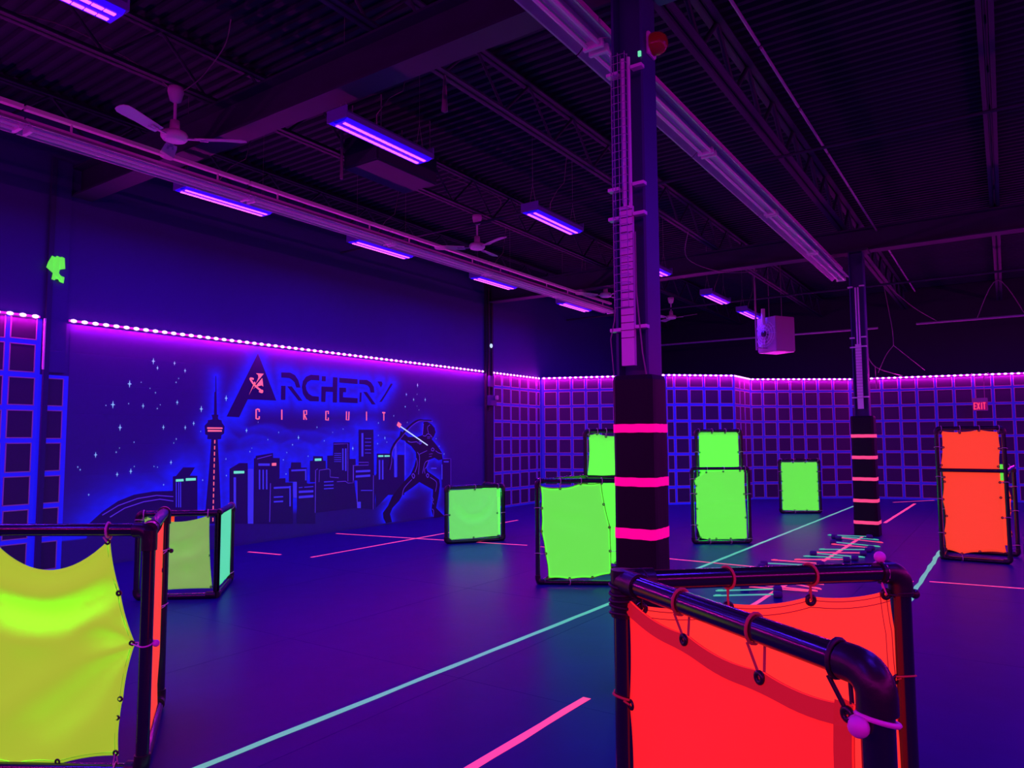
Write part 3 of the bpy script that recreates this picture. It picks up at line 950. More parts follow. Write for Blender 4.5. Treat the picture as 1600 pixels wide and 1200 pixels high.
# ---------------------------------------------------------------- the mural (y, z) on the left wall
MU = {'letters':{'A':[[(7.251,3.059),(7.624,2.304),(7.078,2.302),(6.928,2.012),(6.707,2.018)]],'R':[[(7.716,2.78),(7.896,2.79),(7.997,2.753),(8.066,2.675),(8.117,2.547),(8.032,2.545),(7.991,2.636),(7.923,2.682),(7.881,2.697),(7.718,2.696)],[(7.718,2.554),(7.807,2.559),(7.807,2.323),(7.718,2.319)],[(7.843,2.552),(7.934,2.557),(8.167,2.321),(8.082,2.32)]],'C':[[(8.524,2.787),(8.34,2.784),(8.236,2.742),(8.169,2.661),(8.149,2.555),(8.173,2.446),(8.244,2.359),(8.332,2.321),(8.524,2.325),(8.522,2.409),(8.374,2.414),(8.294,2.452),(8.244,2.519),(8.231,2.588),(8.264,2.653),(8.342,2.693),(8.526,2.697)]],'H':[[(8.586,2.777),(8.673,2.779),(8.671,2.692),(8.584,2.691)],[(8.58,2.591),(8.838,2.6),(8.842,2.776),(8.948,2.778),(8.941,2.32),(8.843,2.319),(8.845,2.507),(8.678,2.506),(8.672,2.32),(8.578,2.321)]],'E':[[(8.992,2.774),(9.439,2.778),(9.44,2.688),(8.994,2.688)],[(8.995,2.595),(9.155,2.6),(9.157,2.52),(9.087,2.517),(9.084,2.424),(9.446,2.421),(9.447,2.328),(9.0,2.328)]],'R2':[[(9.485,2.771),(9.681,2.779),(9.786,2.739),(9.861,2.659),(9.879,2.549),(9.778,2.547),(9.756,2.63),(9.703,2.676),(9.62,2.694),(9.486,2.691)],[(9.503,2.533),(9.546,2.531),(9.538,2.354),(9.493,2.356)],[(9.591,2.548),(9.68,2.549),(9.914,2.322),(9.817,2.321)]],'Y':[[(9.96,2.77),(10.075,2.773),(10.097,2.727),(10.055,2.659)],[(10.33,2.754),(10.38,2.744),(10.08,2.382),(10.015,2.372),(10.155,2.526)]]},'small':{'C1':[[(7.299,2.107),(7.298,2.143),(7.267,2.15),(7.239,2.141),(7.242,1.996),(7.271,1.989),(7.301,1.997),(7.301,2.034)]],'I1':[[(7.74,2.156),(7.744,1.987)]],'R1':[[(8.203,1.995),(8.199,2.153),(8.259,2.155),(8.26,2.089),(8.212,2.082),(8.262,1.997)]],'C2':[[(8.746,2.108),(8.745,2.155),(8.69,2.156),(8.689,2.002),(8.748,2.0),(8.747,2.043)]],'U':[[(9.176,2.166),(9.174,2.011),(9.231,2.009),(9.237,2.164)]],'I2':[[(9.678,2.177),(9.681,2.007)]],'T':[[(10.097,2.17),(10.18,2.169)],[(10.139,2.169),(10.141,2.015)]]},'emblem':[[(7.217,2.73),(7.365,2.733),(7.174,2.511),(7.1,2.378),(7.196,2.596),(7.221,2.566),(7.267,2.663),(7.26,2.704)],[(7.34,2.662),(7.362,2.522),(7.331,2.541),(7.294,2.531),(7.21,2.503),(7.175,2.47)]],'emblem_stroke':[[(7.177,2.631),(7.135,2.641),(7.117,2.627),(7.173,2.558),(7.247,2.5),(7.321,2.457),(7.345,2.453),(7.34,2.428),(7.284,2.442)]],'fills':{'dome':[[(4.726,0.568),(4.883,0.704),(5.089,0.833),(5.304,0.905),(5.575,0.932),(5.87,0.922),(5.885,0.453)]],'a':[[(5.86,1.128),(5.91,1.135),(6.015,1.255),(6.201,1.248),(6.121,1.13),(6.243,1.121),(6.264,0.413),(5.882,0.45)]],'tower':[[(6.458,1.666),(6.39,1.669),(6.394,1.728),(6.354,1.74),(6.339,1.87),(6.392,1.924),(6.391,1.954),(6.465,1.966),(6.469,1.987),(6.451,2.037),(6.491,2.042),(6.489,2.384),(6.505,2.394),(6.5,2.638),(6.51,2.638),(6.522,2.395),(6.54,2.043),(6.566,2.04),(6.558,1.989),(6.569,1.968),(6.619,1.958),(6.63,1.918),(6.676,1.864),(6.671,1.755),(6.626,1.728),(6.621,1.669),(6.563,1.665),(6.598,1.27),(6.663,0.373),(6.378,0.401),(6.433,1.187)]],'b':[[(6.782,1.203),(6.812,1.218),(6.952,1.289),(7.103,1.284),(7.109,1.213),(7.112,1.191),(7.125,0.327),(6.805,0.359)]],'c':[[(7.219,1.353),(7.249,1.358),(7.254,1.396),(7.58,1.435),(7.584,1.355),(7.716,1.348),(7.72,1.025),(7.632,0.938),(7.54,0.943),(7.555,0.284),(7.236,0.316)]],'d':[[(7.544,0.943),(7.639,0.94),(7.641,1.011),(7.839,1.01),(7.84,0.938),(7.99,0.93),(7.999,0.674),(8.009,0.239),(7.546,0.285)]],'e':[[(7.906,1.172),(7.941,1.171),(7.954,1.27),(8.157,1.264),(8.159,1.175),(8.285,1.17),(8.29,0.903),(8.351,0.887),(8.077,0.891),(8.082,0.662),(8.002,0.668),(8.004,0.941),(7.911,0.946)]],'f':[[(8.077,0.891),(8.472,0.893),(8.486,0.192),(8.091,0.231)]],'g':[[(8.348,1.285),(8.413,1.286),(8.421,1.365),(8.631,1.355),(8.642,1.28),(8.7,1.275),(8.702,1.14),(8.791,1.136),(8.795,0.894),(8.355,0.917)]],'h':[[(8.473,1.118),(8.52,1.139),(8.625,1.128),(8.771,1.13),(8.803,0.984),(9.375,0.942),(9.468,0.387),(8.478,0.38)]],'i':[[(8.733,1.365),(8.866,1.365),(8.872,1.599),(9.26,1.596),(9.26,1.294),(9.412,1.29),(9.414,1.176),(9.355,0.833),(8.742,0.867)]],'j':[[(9.479,1.833),(9.861,1.836),(9.887,0.982),(9.944,0.931),(9.907,0.32),(9.457,0.388),(9.461,0.891),(9.354,0.896),(9.361,1.17),(9.489,1.174)]],'k':[[(9.957,1.378),(10.358,1.37),(10.426,1.243),(10.434,0.908),(10.531,0.904),(10.527,1.342),(10.723,1.337),(10.73,0.538),(10.271,0.569),(9.951,0.348),(9.899,0.933),(9.955,0.996)]],'m':[[(11.899,1.218),(12.189,1.221),(12.19,0.598),(11.901,0.615)]]},'body':[[(11.299,2.0),(11.388,2.016),(11.533,1.971),(11.647,1.887),(11.681,1.791),(11.616,1.694),(11.551,1.652),(11.715,1.522),(11.882,1.369),(11.916,1.217),(11.782,1.199),(11.65,1.256),(11.472,1.218),(11.377,1.064),(11.425,0.978),(11.619,0.885),(11.8,0.791),(11.827,0.683),(11.785,0.451),(11.703,0.202),(11.953,0.021),(11.953,-0.043),(11.623,-0.002),(11.557,0.172),(11.589,0.38),(11.604,0.59),(11.427,0.663),(11.175,0.771),(10.961,0.67),(10.694,0.565),(10.579,0.433),(10.394,0.309),(10.325,0.197),(10.383,0.035),(10.216,0.032),(10.146,0.136),(10.131,0.234),(10.268,0.358),(10.378,0.527),(10.548,0.674),(10.722,0.805),(10.914,0.937),(11.019,1.097),(11.079,1.26),(11.063,1.384),(10.925,1.51),(10.774,1.583),(10.729,1.624),(10.656,1.635),(10.568,1.665),(10.61,1.817),(10.699,1.777),(10.833,1.695),(11.107,1.695),(11.278,1.737),(11.277,1.926)]],'bow':[[(11.549,2.031),(11.324,2.032),(11.12,2.028),(10.922,1.942),(10.757,1.828),(10.597,1.695),(10.453,1.576),(10.355,1.437),(10.328,1.299),(10.32,1.2),(10.274,1.064)]],'alines':[(0.016,[(11.293,1.968),(11.263,1.737)]),(0.014,[(11.278,1.72),(11.358,1.716),(11.421,1.758),(11.502,1.741),(11.567,1.684)]),(0.014,[(10.819,1.613),(10.909,1.588),(11.092,1.595),(11.108,1.566)]),(0.016,[(11.154,1.591),(11.201,1.601),(11.226,1.573),(11.195,1.549),(11.154,1.561),(11.154,1.591)]),(0.016,[(11.545,1.439),(11.584,1.464),(11.63,1.434),(11.61,1.404),(11.552,1.409),(11.545,1.439)]),(0.012,[(11.171,1.341),(11.407,1.41)]),(0.014,[(11.109,1.384),(11.172,1.299),(11.166,1.133),(11.143,0.927)]),(0.014,[(11.682,1.405),(11.765,1.361),(11.882,1.337)]),(0.014,[(11.488,1.207),(11.392,1.189),(11.329,1.128),(11.267,0.943)]),(0.014,[(11.456,1.198),(11.409,1.084),(11.33,1.024),(11.346,0.939)]),(0.02,[(10.944,0.916),(10.984,0.951),(11.03,0.901),(10.99,0.856),(10.944,0.916)]),(0.02,[(11.384,0.9),(11.425,0.932),(11.464,0.892),(11.426,0.852),(11.384,0.9)]),(0.014,[(10.945,0.834),(10.723,0.674),(10.665,0.527)]),(0.014,[(11.506,0.852),(11.685,0.765),(11.718,0.689),(11.679,0.543)]),(0.014,[(11.079,1.26),(11.105,1.125),(11.035,0.973)]),(0.012,[(11.572,0.444),(11.621,0.367),(11.573,0.36),(11.621,0.283)]),(0.014,[(11.573,0.192),(11.622,0.146),(11.616,0.02)]),(0.01,[(11.405,1.699),(11.518,1.699)]),(0.01,[(11.406,1.669),(11.502,1.669)]),(0.01,[(11.471,1.335),(11.584,1.343)]),(0.01,[(11.472,1.282),(11.552,1.29)]),(0.012,[(11.501,1.95),(11.42,1.896),(11.453,1.769)])],'ashaft':[(10.595,1.908),(11.422,1.521)],'ahead':[[(10.536,1.998),(10.629,1.949),(10.58,1.873),(10.493,1.927)]],'bars':[[(6.853,1.071),(6.896,1.069),(6.909,0.589),(6.866,0.593)],[(7.312,1.172),(7.338,1.171),(7.346,0.853),(7.32,0.855)],[(7.381,1.169),(7.407,1.168),(7.415,0.849),(7.388,0.851)],[(7.448,1.167),(7.475,1.166),(7.483,0.845),(7.456,0.847)],[(7.299,1.273),(7.519,1.266),(7.52,1.226),(7.3,1.234)],[(7.606,0.877),(7.948,0.871),(7.949,0.84),(7.607,0.846)],[(7.919,0.876),(7.948,0.875),(7.955,0.533),(7.927,0.535)],[(7.61,0.721),(7.796,0.717),(7.797,0.695),(7.611,0.699)],[(7.612,0.647),(7.798,0.642),(7.798,0.617),(7.612,0.622)],[(7.952,1.147),(8.271,1.145),(8.271,1.115),(7.953,1.118)],[(8.244,1.148),(8.271,1.147),(8.275,0.951),(8.248,0.952)],[(8.115,0.842),(8.195,0.844),(8.195,0.83),(8.115,0.828)],[(8.232,0.844),(8.427,0.845),(8.428,0.829),(8.232,0.829)],[(8.116,0.783),(8.429,0.775),(8.429,0.737),(8.117,0.745)],[(8.118,0.695),(8.43,0.692),(8.431,0.65),(8.118,0.654)],[(8.664,0.913),(8.883,0.911),(8.884,0.893),(8.664,0.895)],[(8.665,0.852),(8.885,0.848),(8.885,0.83),(8.665,0.834)],[(8.666,0.793),(8.886,0.789),(8.886,0.771),(8.666,0.775)],[(8.889,1.407),(9.056,1.404),(9.056,1.393),(8.889,1.397)],[(8.889,1.374),(9.057,1.37),(9.057,1.359),(8.89,1.363)],[(8.89,1.336),(9.057,1.332),(9.058,1.321),(8.89,1.325)],[(8.891,1.297),(9.058,1.293),(9.058,1.282),(8.891,1.287)],[(8.891,1.262),(9.059,1.257),(9.059,1.247),(8.891,1.252)],[(9.079,1.489),(9.11,1.488),(9.116,1.093),(9.086,1.095)],[(9.147,1.488),(9.182,1.487),(9.189,1.075),(9.154,1.076)],[(9.549,1.77),(9.599,1.77),(9.605,1.329),(9.555,1.331)],[(9.64,1.673),(9.8,1.673),(9.8,1.66),(9.64,1.661)],[(9.641,1.604),(9.801,1.603),(9.801,1.59),(9.641,1.592)],[(9.642,1.537),(9.801,1.535),(9.802,1.522),(9.642,1.524)],[(9.643,1.465),(9.802,1.462),(9.803,1.449),(9.643,1.452)],[(9.644,1.401),(9.803,1.398),(9.803,1.385),(9.644,1.388)],[(9.415,1.077),(9.785,1.075),(9.786,1.035),(9.416,1.038)],[(9.417,0.984),(9.786,0.987),(9.787,0.945),(9.417,0.943)],[(9.549,0.707),(9.846,0.689),(9.846,0.673),(9.549,0.692)],[(10.008,1.255),(10.05,1.253),(10.054,0.877),(10.013,0.879)],[(10.094,1.252),(10.135,1.251),(10.14,0.873),(10.098,0.875)],[(9.462,0.498),(9.552,0.491),(9.554,0.373),(9.464,0.38)],[(10.439,1.556),(10.496,1.555),(10.503,0.9),(10.445,0.902)],[(10.73,1.614),(10.759,1.614),(10.765,0.924),(10.735,0.925)],[(11.95,1.177),(12.12,1.172),(12.12,1.146),(11.95,1.151)],[(11.537,1.052),(11.717,1.045),(11.717,1.017),(11.537,1.024)],[(11.876,1.11),(11.909,1.109),(11.91,0.786),(11.877,0.788)],[(5.904,1.047),(5.918,1.046),(5.93,0.682),(5.916,0.683)],[(5.94,1.045),(5.955,1.044),(5.966,0.679),(5.952,0.68)],[(5.971,1.043),(5.985,1.043),(5.997,0.676),(5.982,0.677)],[(7.105,1.191),(7.208,1.187),(7.23,0.316),(7.128,0.327)],[(7.997,0.942),(8.072,0.938),(8.077,0.666),(8.002,0.672)]],'outl':[(0.014,[(8.478,0.38),(8.473,1.118),(8.52,1.139)]),(0.012,[(8.553,0.907),(8.558,1.115),(8.761,1.13),(8.801,1.113),(8.803,0.984),(9.003,0.96)]),(0.012,[(8.882,1.568),(9.214,1.573),(9.225,0.887)]),(0.012,[(9.365,0.896),(9.365,1.17),(9.74,1.165),(9.739,1.217),(9.488,1.224)]),(0.014,[(9.871,0.967),(9.873,0.322)]),(0.014,[(9.45,0.875),(9.468,0.387)]),(0.014,[(7.54,0.943),(7.539,0.314)]),(0.012,[(11.949,1.227),(12.189,1.221),(12.19,0.652)]),(0.014,[(4.885,0.662),(5.091,0.773),(5.35,0.849),(5.623,0.874),(5.872,0.839)]),(0.014,[(4.986,0.627),(5.178,0.731),(5.442,0.798),(5.672,0.817),(5.874,0.775)]),(0.012,[(7.275,1.346),(7.553,1.401)]),(0.012,[(8.964,0.893),(9.167,0.89),(9.23,0.853),(9.355,0.852),(9.35,1.178)])],'green':[[(5.903,1.086),(6.02,1.087),(6.022,1.053),(5.904,1.052)],[(6.057,1.095),(6.215,1.091),(6.216,1.056),(6.058,1.056)],[(6.852,1.168),(7.04,1.163),(7.041,1.125),(6.854,1.127)],[(8.45,1.32),(8.597,1.32),(8.597,1.281),(8.451,1.279)],[(9.991,1.345),(10.13,1.342),(10.13,1.312),(9.992,1.312)],[(10.162,1.341),(10.306,1.338),(10.306,1.31),(10.163,1.31)]],'orange':[[(7.559,1.27),(7.645,1.272),(7.646,1.225),(7.56,1.225)],[(6.379,1.847),(6.638,1.846),(6.639,1.826),(6.379,1.824)],[(6.389,1.808),(6.627,1.806),(6.628,1.782),(6.39,1.781)]],'dash':[[(6.504,1.656),(6.52,1.656),(6.52,1.6),(6.504,1.6)],[(6.504,1.565),(6.52,1.565),(6.52,1.508),(6.504,1.509)],[(6.504,1.474),(6.52,1.474),(6.52,1.417),(6.504,1.417)],[(6.504,1.383),(6.52,1.383),(6.52,1.326),(6.504,1.326)],[(6.505,1.292),(6.52,1.291),(6.52,1.235),(6.505,1.236)],[(6.505,1.201),(6.521,1.2),(6.521,1.144),(6.505,1.145)],[(6.505,1.11),(6.521,1.11),(6.521,1.053),(6.505,1.054)],[(6.505,1.02),(6.521,1.019),(6.521,0.963),(6.505,0.964)],[(6.505,0.929),(6.521,0.928),(6.521,0.872),(6.506,0.873)],[(6.506,0.839),(6.521,0.838),(6.521,0.782),(6.506,0.783)],[(6.506,0.748),(6.522,0.747),(6.522,0.691),(6.506,0.693)],[(6.506,0.658),(6.522,0.657),(6.522,0.601),(6.506,0.602)],[(6.506,0.568),(6.522,0.567),(6.522,0.511),(6.506,0.512)],[(6.506,0.478),(6.522,0.477),(6.522,0.421),(6.507,0.423)]],'stars':[((5.188,2.436),1),((4.972,2.14),1),((5.079,1.831),0.9),((6.276,2.121),0.95),((6.691,2.302),0.9),((4.772,1.465),0.75),((5.823,1.334),0.65),((5.246,1.229),0.75),((5.062,1.194),0.65),((5.693,1.84),0.7),((6.027,1.84),0.65),((6.159,1.902),0.65),((5.891,2.206),0.7),((5.387,2.137),0.7),((5.56,2.332),0.4),((5.594,2.107),0.4),((5.893,1.671),0.4),((5.864,2.499),0.4),((5.184,2.162),0.35),((5.723,1.018),0.4),((4.704,0.944),0.45),((4.554,1.312),0.4),((4.585,1.276),0.4),((5.039,1.496),0.4),((5.277,1.63),0.35),((6.713,1.36),0.4),((6.33,1.054),0.4),((5.635,2.162),0.3),((4.88,2.127),0.3),((5.081,1.551),0.3),((5.902,2.558),0.3),((6.728,1.103),0.4),((5.478,2.39),0.3),((5.348,2.469),0.3),((5.292,1.294),0.3),((5.573,1.284),0.3),((5.624,1.272),0.3),((5.856,1.613),0.3),((6.276,1.784),0.3),((5.514,2.781),0.9),((5.578,2.688),0.6),((5.831,2.778),0.6),((5.998,2.68),0.6),((7.068,1.803),0.7),((8.093,1.687),0.7),((8.492,1.868),0.5),((7.971,1.567),0.5),((9.339,1.485),0.7),((10.172,1.675),0.6),((9.993,1.966),0.5),((9.977,1.567),0.5),((10.414,2.112),0.5),((10.745,2.305),0.5),((8.66,1.629),0.4),((7.14,1.465),0.4),((7.685,1.774),0.4),((7.856,1.438),0.4),((7.789,1.317),0.4),((7.849,1.079),0.4),((8.308,1.366),0.4),((9.096,1.843),0.35),((7.475,1.655),0.35),((9.995,1.727),0.4),((10.229,1.595),0.4),((7.282,1.938),0.3),((7.175,1.521),0.3),((8.851,1.779),0.3),((10.805,1.989),0.4),((11.11,2.761),0.8),((11.35,2.473),0.8),((10.774,2.556),0.6),((10.99,2.461),0.6),((10.743,2.305),0.5),((11.096,2.574),0.4),((11.157,2.253),0.3),((11.098,2.33),0.3),((11.702,1.657),0.4),((11.802,1.5),0.4),((11.967,1.33),0.5)]}
mural = thing('mural', (-9.99, 8.9, 0), 'painted neon skyline mural with tower, archer and big lettering on the left wall', 'mural')
XW = -10.0


def inside(poly, Y, Zz):
    r = np.zeros(Y.shape, bool)
    k = len(poly)
    for i in range(k):
        (y0, z0), (y1, z1) = poly[i], poly[(i + 1) % k]
        c = (z0 > Zz) != (z1 > Zz)
        with np.errstate(divide='ignore', invalid='ignore'):
            xx = (y1 - y0) * (Zz - z0) / ((z1 - z0) if z1 != z0 else 1e-9) + y0
        r ^= c & (Y < xx)
    return r


def dist(poly, Y, Zz, closed=True):
    d = np.full(Y.shape, 9.0)
    k = len(poly)
    for i in range(k if closed else k - 1):
        (y0, z0), (y1, z1) = poly[i], poly[(i + 1) % k]
        vy, vz = y1 - y0, z1 - z0
        l2 = vy * vy + vz * vz + 1e-12
        t_ = np.clip(((Y - y0) * vy + (Zz - z0) * vz) / l2, 0, 1)
        d = np.minimum(d, np.hypot(Y - y0 - t_ * vy, Zz - z0 - t_ * vz))
    if closed:
        d[inside(poly, Y, Zz)] = 0
    return d


def lo(p):      # painted ground ends above the skirting
    return p


gy = np.linspace(4.40, 13.38, 400)
gz = np.linspace(.03, 3.17, 150)
Y, Zz = np.meshgrid(gy, gz)
ltd = np.full(Y.shape, 9.0)
for k in MU['letters'].values():
    for p in k:
        ltd = np.minimum(ltd, dist(p, Y, Zz))
tow = dist(MU['fills']['tower'][0], Y, Zz)
sky = np.full(Y.shape, 9.0)
for k, v in MU['fills'].items():
    if k != 'tower':
        sky = np.minimum(sky, dist(v[0], Y, Zz))
man = dist(MU['body'][0], Y, Zz)
bowd = dist(MU['bow'][0], Y, Zz, False)
n1 = np.sin(Y * 9.1 + 2.2 * np.sin(Zz * 6.3)) * np.sin(Zz * 13 + 1.7 * np.sin(Y * 4.7)) * .5 + .5
n2 = np.sin(Y * 23 + 3 * np.sin(Zz * 17)) * np.sin(Zz * 29 + 2 * np.sin(Y * 11)) * .5 + .5
# cloud bands: wavy lines of spray above the skyline
cl = np.zeros(Y.shape)
for (z0, amp, fr, ph, wd, st) in ((1.74, .07, 7.0, .3, .09, .40), (1.60, .09, 8.5, 1.9, .08, .45), (1.45, .06, 6.3, 4.0, .10, .40), (1.82, .05, 10.0, 2.2, .05, .20)):
    zc = z0 + amp * np.abs(np.sin(Y * fr / 2 + ph)) * 1.3 - amp * .5 + .06 * np.sin(Y * 1.9 + ph) - .03 * (Y - 9)
    dz = Zz - zc
    cl += st * np.where(dz > 0, np.exp(-(dz / (wd * .35)) ** 2), np.exp(-(dz / (wd * 1.5)) ** 2))
cl *= np.clip((Y - 6.15) / .6, 0, 1) * np.clip((11.0 - Y) / .3, 0, 1)
glow = np.maximum(1.0 * np.exp(-(ltd / .165) ** 1.7), 0)
g2 = np.exp(-(sky / .23) ** 1.3) * (.78 + .25 * n1)
g2 *= np.clip((Zz - .40 - .0 * Y) / .10, 0, 1)
g2 *= np.clip((11.9 - Y) / .6, 0, 1)
glow = np.maximum(glow, g2)
glow = np.maximum(glow, .95 * np.exp(-(tow / .11) ** 1.2) * np.clip((Zz - .35) / .1, 0, 1))
glow = np.maximum(glow, .95 * np.exp(-(man / .085) ** 1.1))
glow = np.maximum(glow, .55 * np.exp(-(bowd / .06) ** 1.3))
glow = glow + cl * .75 * (1 - glow)
glow *= (.86 + .2 * n2)
# a soft wash low on the left, behind the front barricade
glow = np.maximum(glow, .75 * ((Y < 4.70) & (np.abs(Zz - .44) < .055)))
glow = np.clip(glow, 0, 1.1)
ny_, nz_ = len(gy), len(gz)
vs = [(XW + .004, float(y), float(z)) for z in gz for y in gy]
fs = [(j * ny_ + i, j * ny_ + i + 1, (j + 1) * ny_ + i + 1, (j + 1) * ny_ + i) for j in range(nz_ - 1) for i in range(ny_ - 1)]
mb = MB()
mb.v, mb.f = vs, fs
mb.mi = [0] * len(fs)
mb.sm = [False] * len(fs)
gr = mb.build('painted_ground', 'airbrush', mural)
a_ = gr.data.attributes.new('spray', 'FLOAT', 'POINT')
a_.data.foreach_set('value', glow.astype(np.float32).ravel())


def poly(mb, pts, x, th=.002):
    k = len(pts)
    vs = [(x, p[0], p[1]) for p in pts] + [(x - th, p[0], p[1]) for p in pts]
    return mb.add(vs, [tuple(range(k)), tuple(range(2 * k - 1, k - 1, -1))] + [(i, (i + 1) % k, k + (i + 1) % k, k + i) for i in range(k)])


def ribbon(mb, pts, wv, x, th=.002):
    P = [Vector((0, p[0], p[1])) for p in pts]
    L_, R_ = [], []
    for i in range(len(P)):
        t_ = (P[min(i + 1, len(P) - 1)] - P[max(i - 1, 0)]).normalized()
        n = Vector((0, -t_.z, t_.y)) * wv / 2
        L_.append(P[i] + n)
        R_.append(P[i] - n)
    for i in range(len(P) - 1):
        q = [L_[i], L_[i + 1], R_[i + 1], R_[i]]
        poly(mb, [(v.y, v.z) for v in q], x, th)
    return mb


def smooth(pts, k=5):
    out = []
    P = [Vector((p[0], p[1], 0)) for p in pts]
    for i in range(len(P) - 1):
        p0, p1, p2, p3 = P[max(i - 1, 0)], P[i], P[i + 1], P[min(i + 2, len(P) - 1)]
        for j in range(k):
            t_ = j / k
            q = .5 * ((2 * p1) + (-p0 + p2) * t_ + (2 * p0 - 5 * p1 + 4 * p2 - p3) * t_ ** 2 + (-p0 + 3 * p1 - 3 * p2 + p3) * t_ ** 3)
            out.append((q.x, q.y))
    out.append((P[-1].x, P[-1].y))
    return out


for ch, ps in MU['letters'].items():
    mb = MB()
    for p in ps:
        poly(mb, p, XW + .009)
    mb.build('letter', 'mural_dark', mural)
for ch, ps in MU['small'].items():
    mb = MB()
    for p in ps:
        ribbon(mb, p, .024, XW + .009)
    mb.build('letter', 'coral', mural)
mb = MB()
for p in MU['emblem']:
    poly(mb, p, XW + .013)
for p in MU['emblem_stroke']:
    ribbon(mb, smooth(p), .030, XW + .013)
mb.build('emblem', 'coral', mural)
for i, (k, v) in enumerate(MU['fills'].items()):
    mb = MB()
    z_lo = .02
    poly(mb, [(p[0], max(p[1], z_lo)) for p in v[0]], XW + .0065 + .0004 * i)
    mb.build('painted_tower' if k == 'tower' else ('painted_dome' if k == 'dome' else 'painted_skyscraper'), 'mural_dark', mural)
mb = MB()
poly(mb, MU['body'][0], XW + .0135)
ar = mb.build('painted_archer', 'archer', mural)
mb = MB()
ribbon(mb, smooth(MU['bow'][0]), .05, XW + .0130)
mb.build('bow', 'archer', ar)
mb = MB()
off = [(p[0] + .035, p[1] - .01) for p in MU['bow'][0]]
ribbon(mb, smooth(off), .012, XW + .0150)
for wv, p in MU['alines']:
    ribbon(mb, smooth(p) if len(p) > 2 else p, wv, XW + .0155)
put(mb.build('suit_lines', 'blue_line', ar), kind='stuff')
mb = MB()
ribbon(mb, MU['ashaft'], .022, XW + .0175)
mb.build('arrow_shaft', 'white_paint', ar)
mb = MB()
poly(mb, MU['ahead'][0], XW + .018)
mb.build('arrow_tip', 'coral', ar)
mb = MB()
for p in MU['bars']:
    q = p
    poly(mb, q, XW + .0125)
put(mb.build('window_bars', 'blue_bar', mural), kind='stuff')
mb = MB()
for wv, p in MU['outl']:
    ribbon(mb, p, wv, XW + .0128)
put(mb.build('building_outlines', 'blue_line', mural), kind='stuff')
for p in MU['green']:
    poly(MB(), p, XW + .014).build('lit_window', 'mint_paint', mural)
for p in MU['orange']:
    poly(MB(), p, XW + .014).build('lit_window', 'coral', mural)
mb = MB()
for p in MU['dash']:
    poly(mb, p, XW + .0138)
put(mb.build('dashed_line', 'coral', mural), kind='stuff')
small = MB()
for (y, z), s in MU['stars']:
    mb = MB() if s >= .6 else small
    a, b_ = (.054 * s, .032 * s) if s >= .6 else (.040 * s, .034 * s)
    c = .2
    pts = []
    for q in range(8):
        an = math.pi / 4 * q
        r_ = (a if q % 4 == 2 else b_) if q % 2 == 0 else a * c
        pts.append((y + math.cos(an) * r_, z + math.sin(an) * r_))
    poly(mb, pts, XW + .010)
    if s >= .6:
        mb.build('star', 'star', mural)
put(small.build('small_stars', 'star', mural), kind='stuff')

# ---------------------------------------------------------------- barricades
PR = .031


def coons(sides, N=26):
    """sides: top L->R, right T->B, bottom L->R, left T->B as (u, v) grommet points, scalloped between them"""
    def dense(pts, inward, sag):
        out = []
        for i in range(len(pts) - 1):
            a, b = np.array(pts[i]), np.array(pts[i + 1])
            L = np.linalg.norm(b - a)
            for k in range(16):
                t_ = k / 16
                out.append(a + (b - a) * t_ + np.array(inward) * (4 * t_ * (1 - t_)) * sag * L)
        out.append(np.array(pts[-1]))
        out = np.array(out)
        d = np.concatenate([[0], np.cumsum(np.linalg.norm(np.diff(out, axis=0), axis=1))])
        s = np.linspace(0, d[-1], N + 1)
        return np.stack([np.interp(s, d, out[:, 0]), np.interp(s, d, out[:, 1])], 1)
    sg = sides.get('sag', .07)
    if not isinstance(sg, (list, tuple)):
        sg = (sg,) * 4
    T = dense(sides['top'], (0, -1), sg[0])
    Rr = dense(sides['right'], (-1, 0), sg[1])
    Bm = dense(sides['bot'], (0, 1), sg[2])
    Lf = dense(sides['left'], (1, 0), sg[3])
    G = np.zeros((N + 1, N + 1, 2))
    for j in range(N + 1):
        v = j / N
        for i in range(N + 1):
            u = i / N
            G[j, i] = ((1 - v) * T[i] + v * Bm[i] + (1 - u) * Lf[j] + u * Rr[j]
                       - ((1 - u) * (1 - v) * T[0] + u * (1 - v) * T[-1] + (1 - u) * v * Bm[0] + u * v * Bm[-1]))
    return G


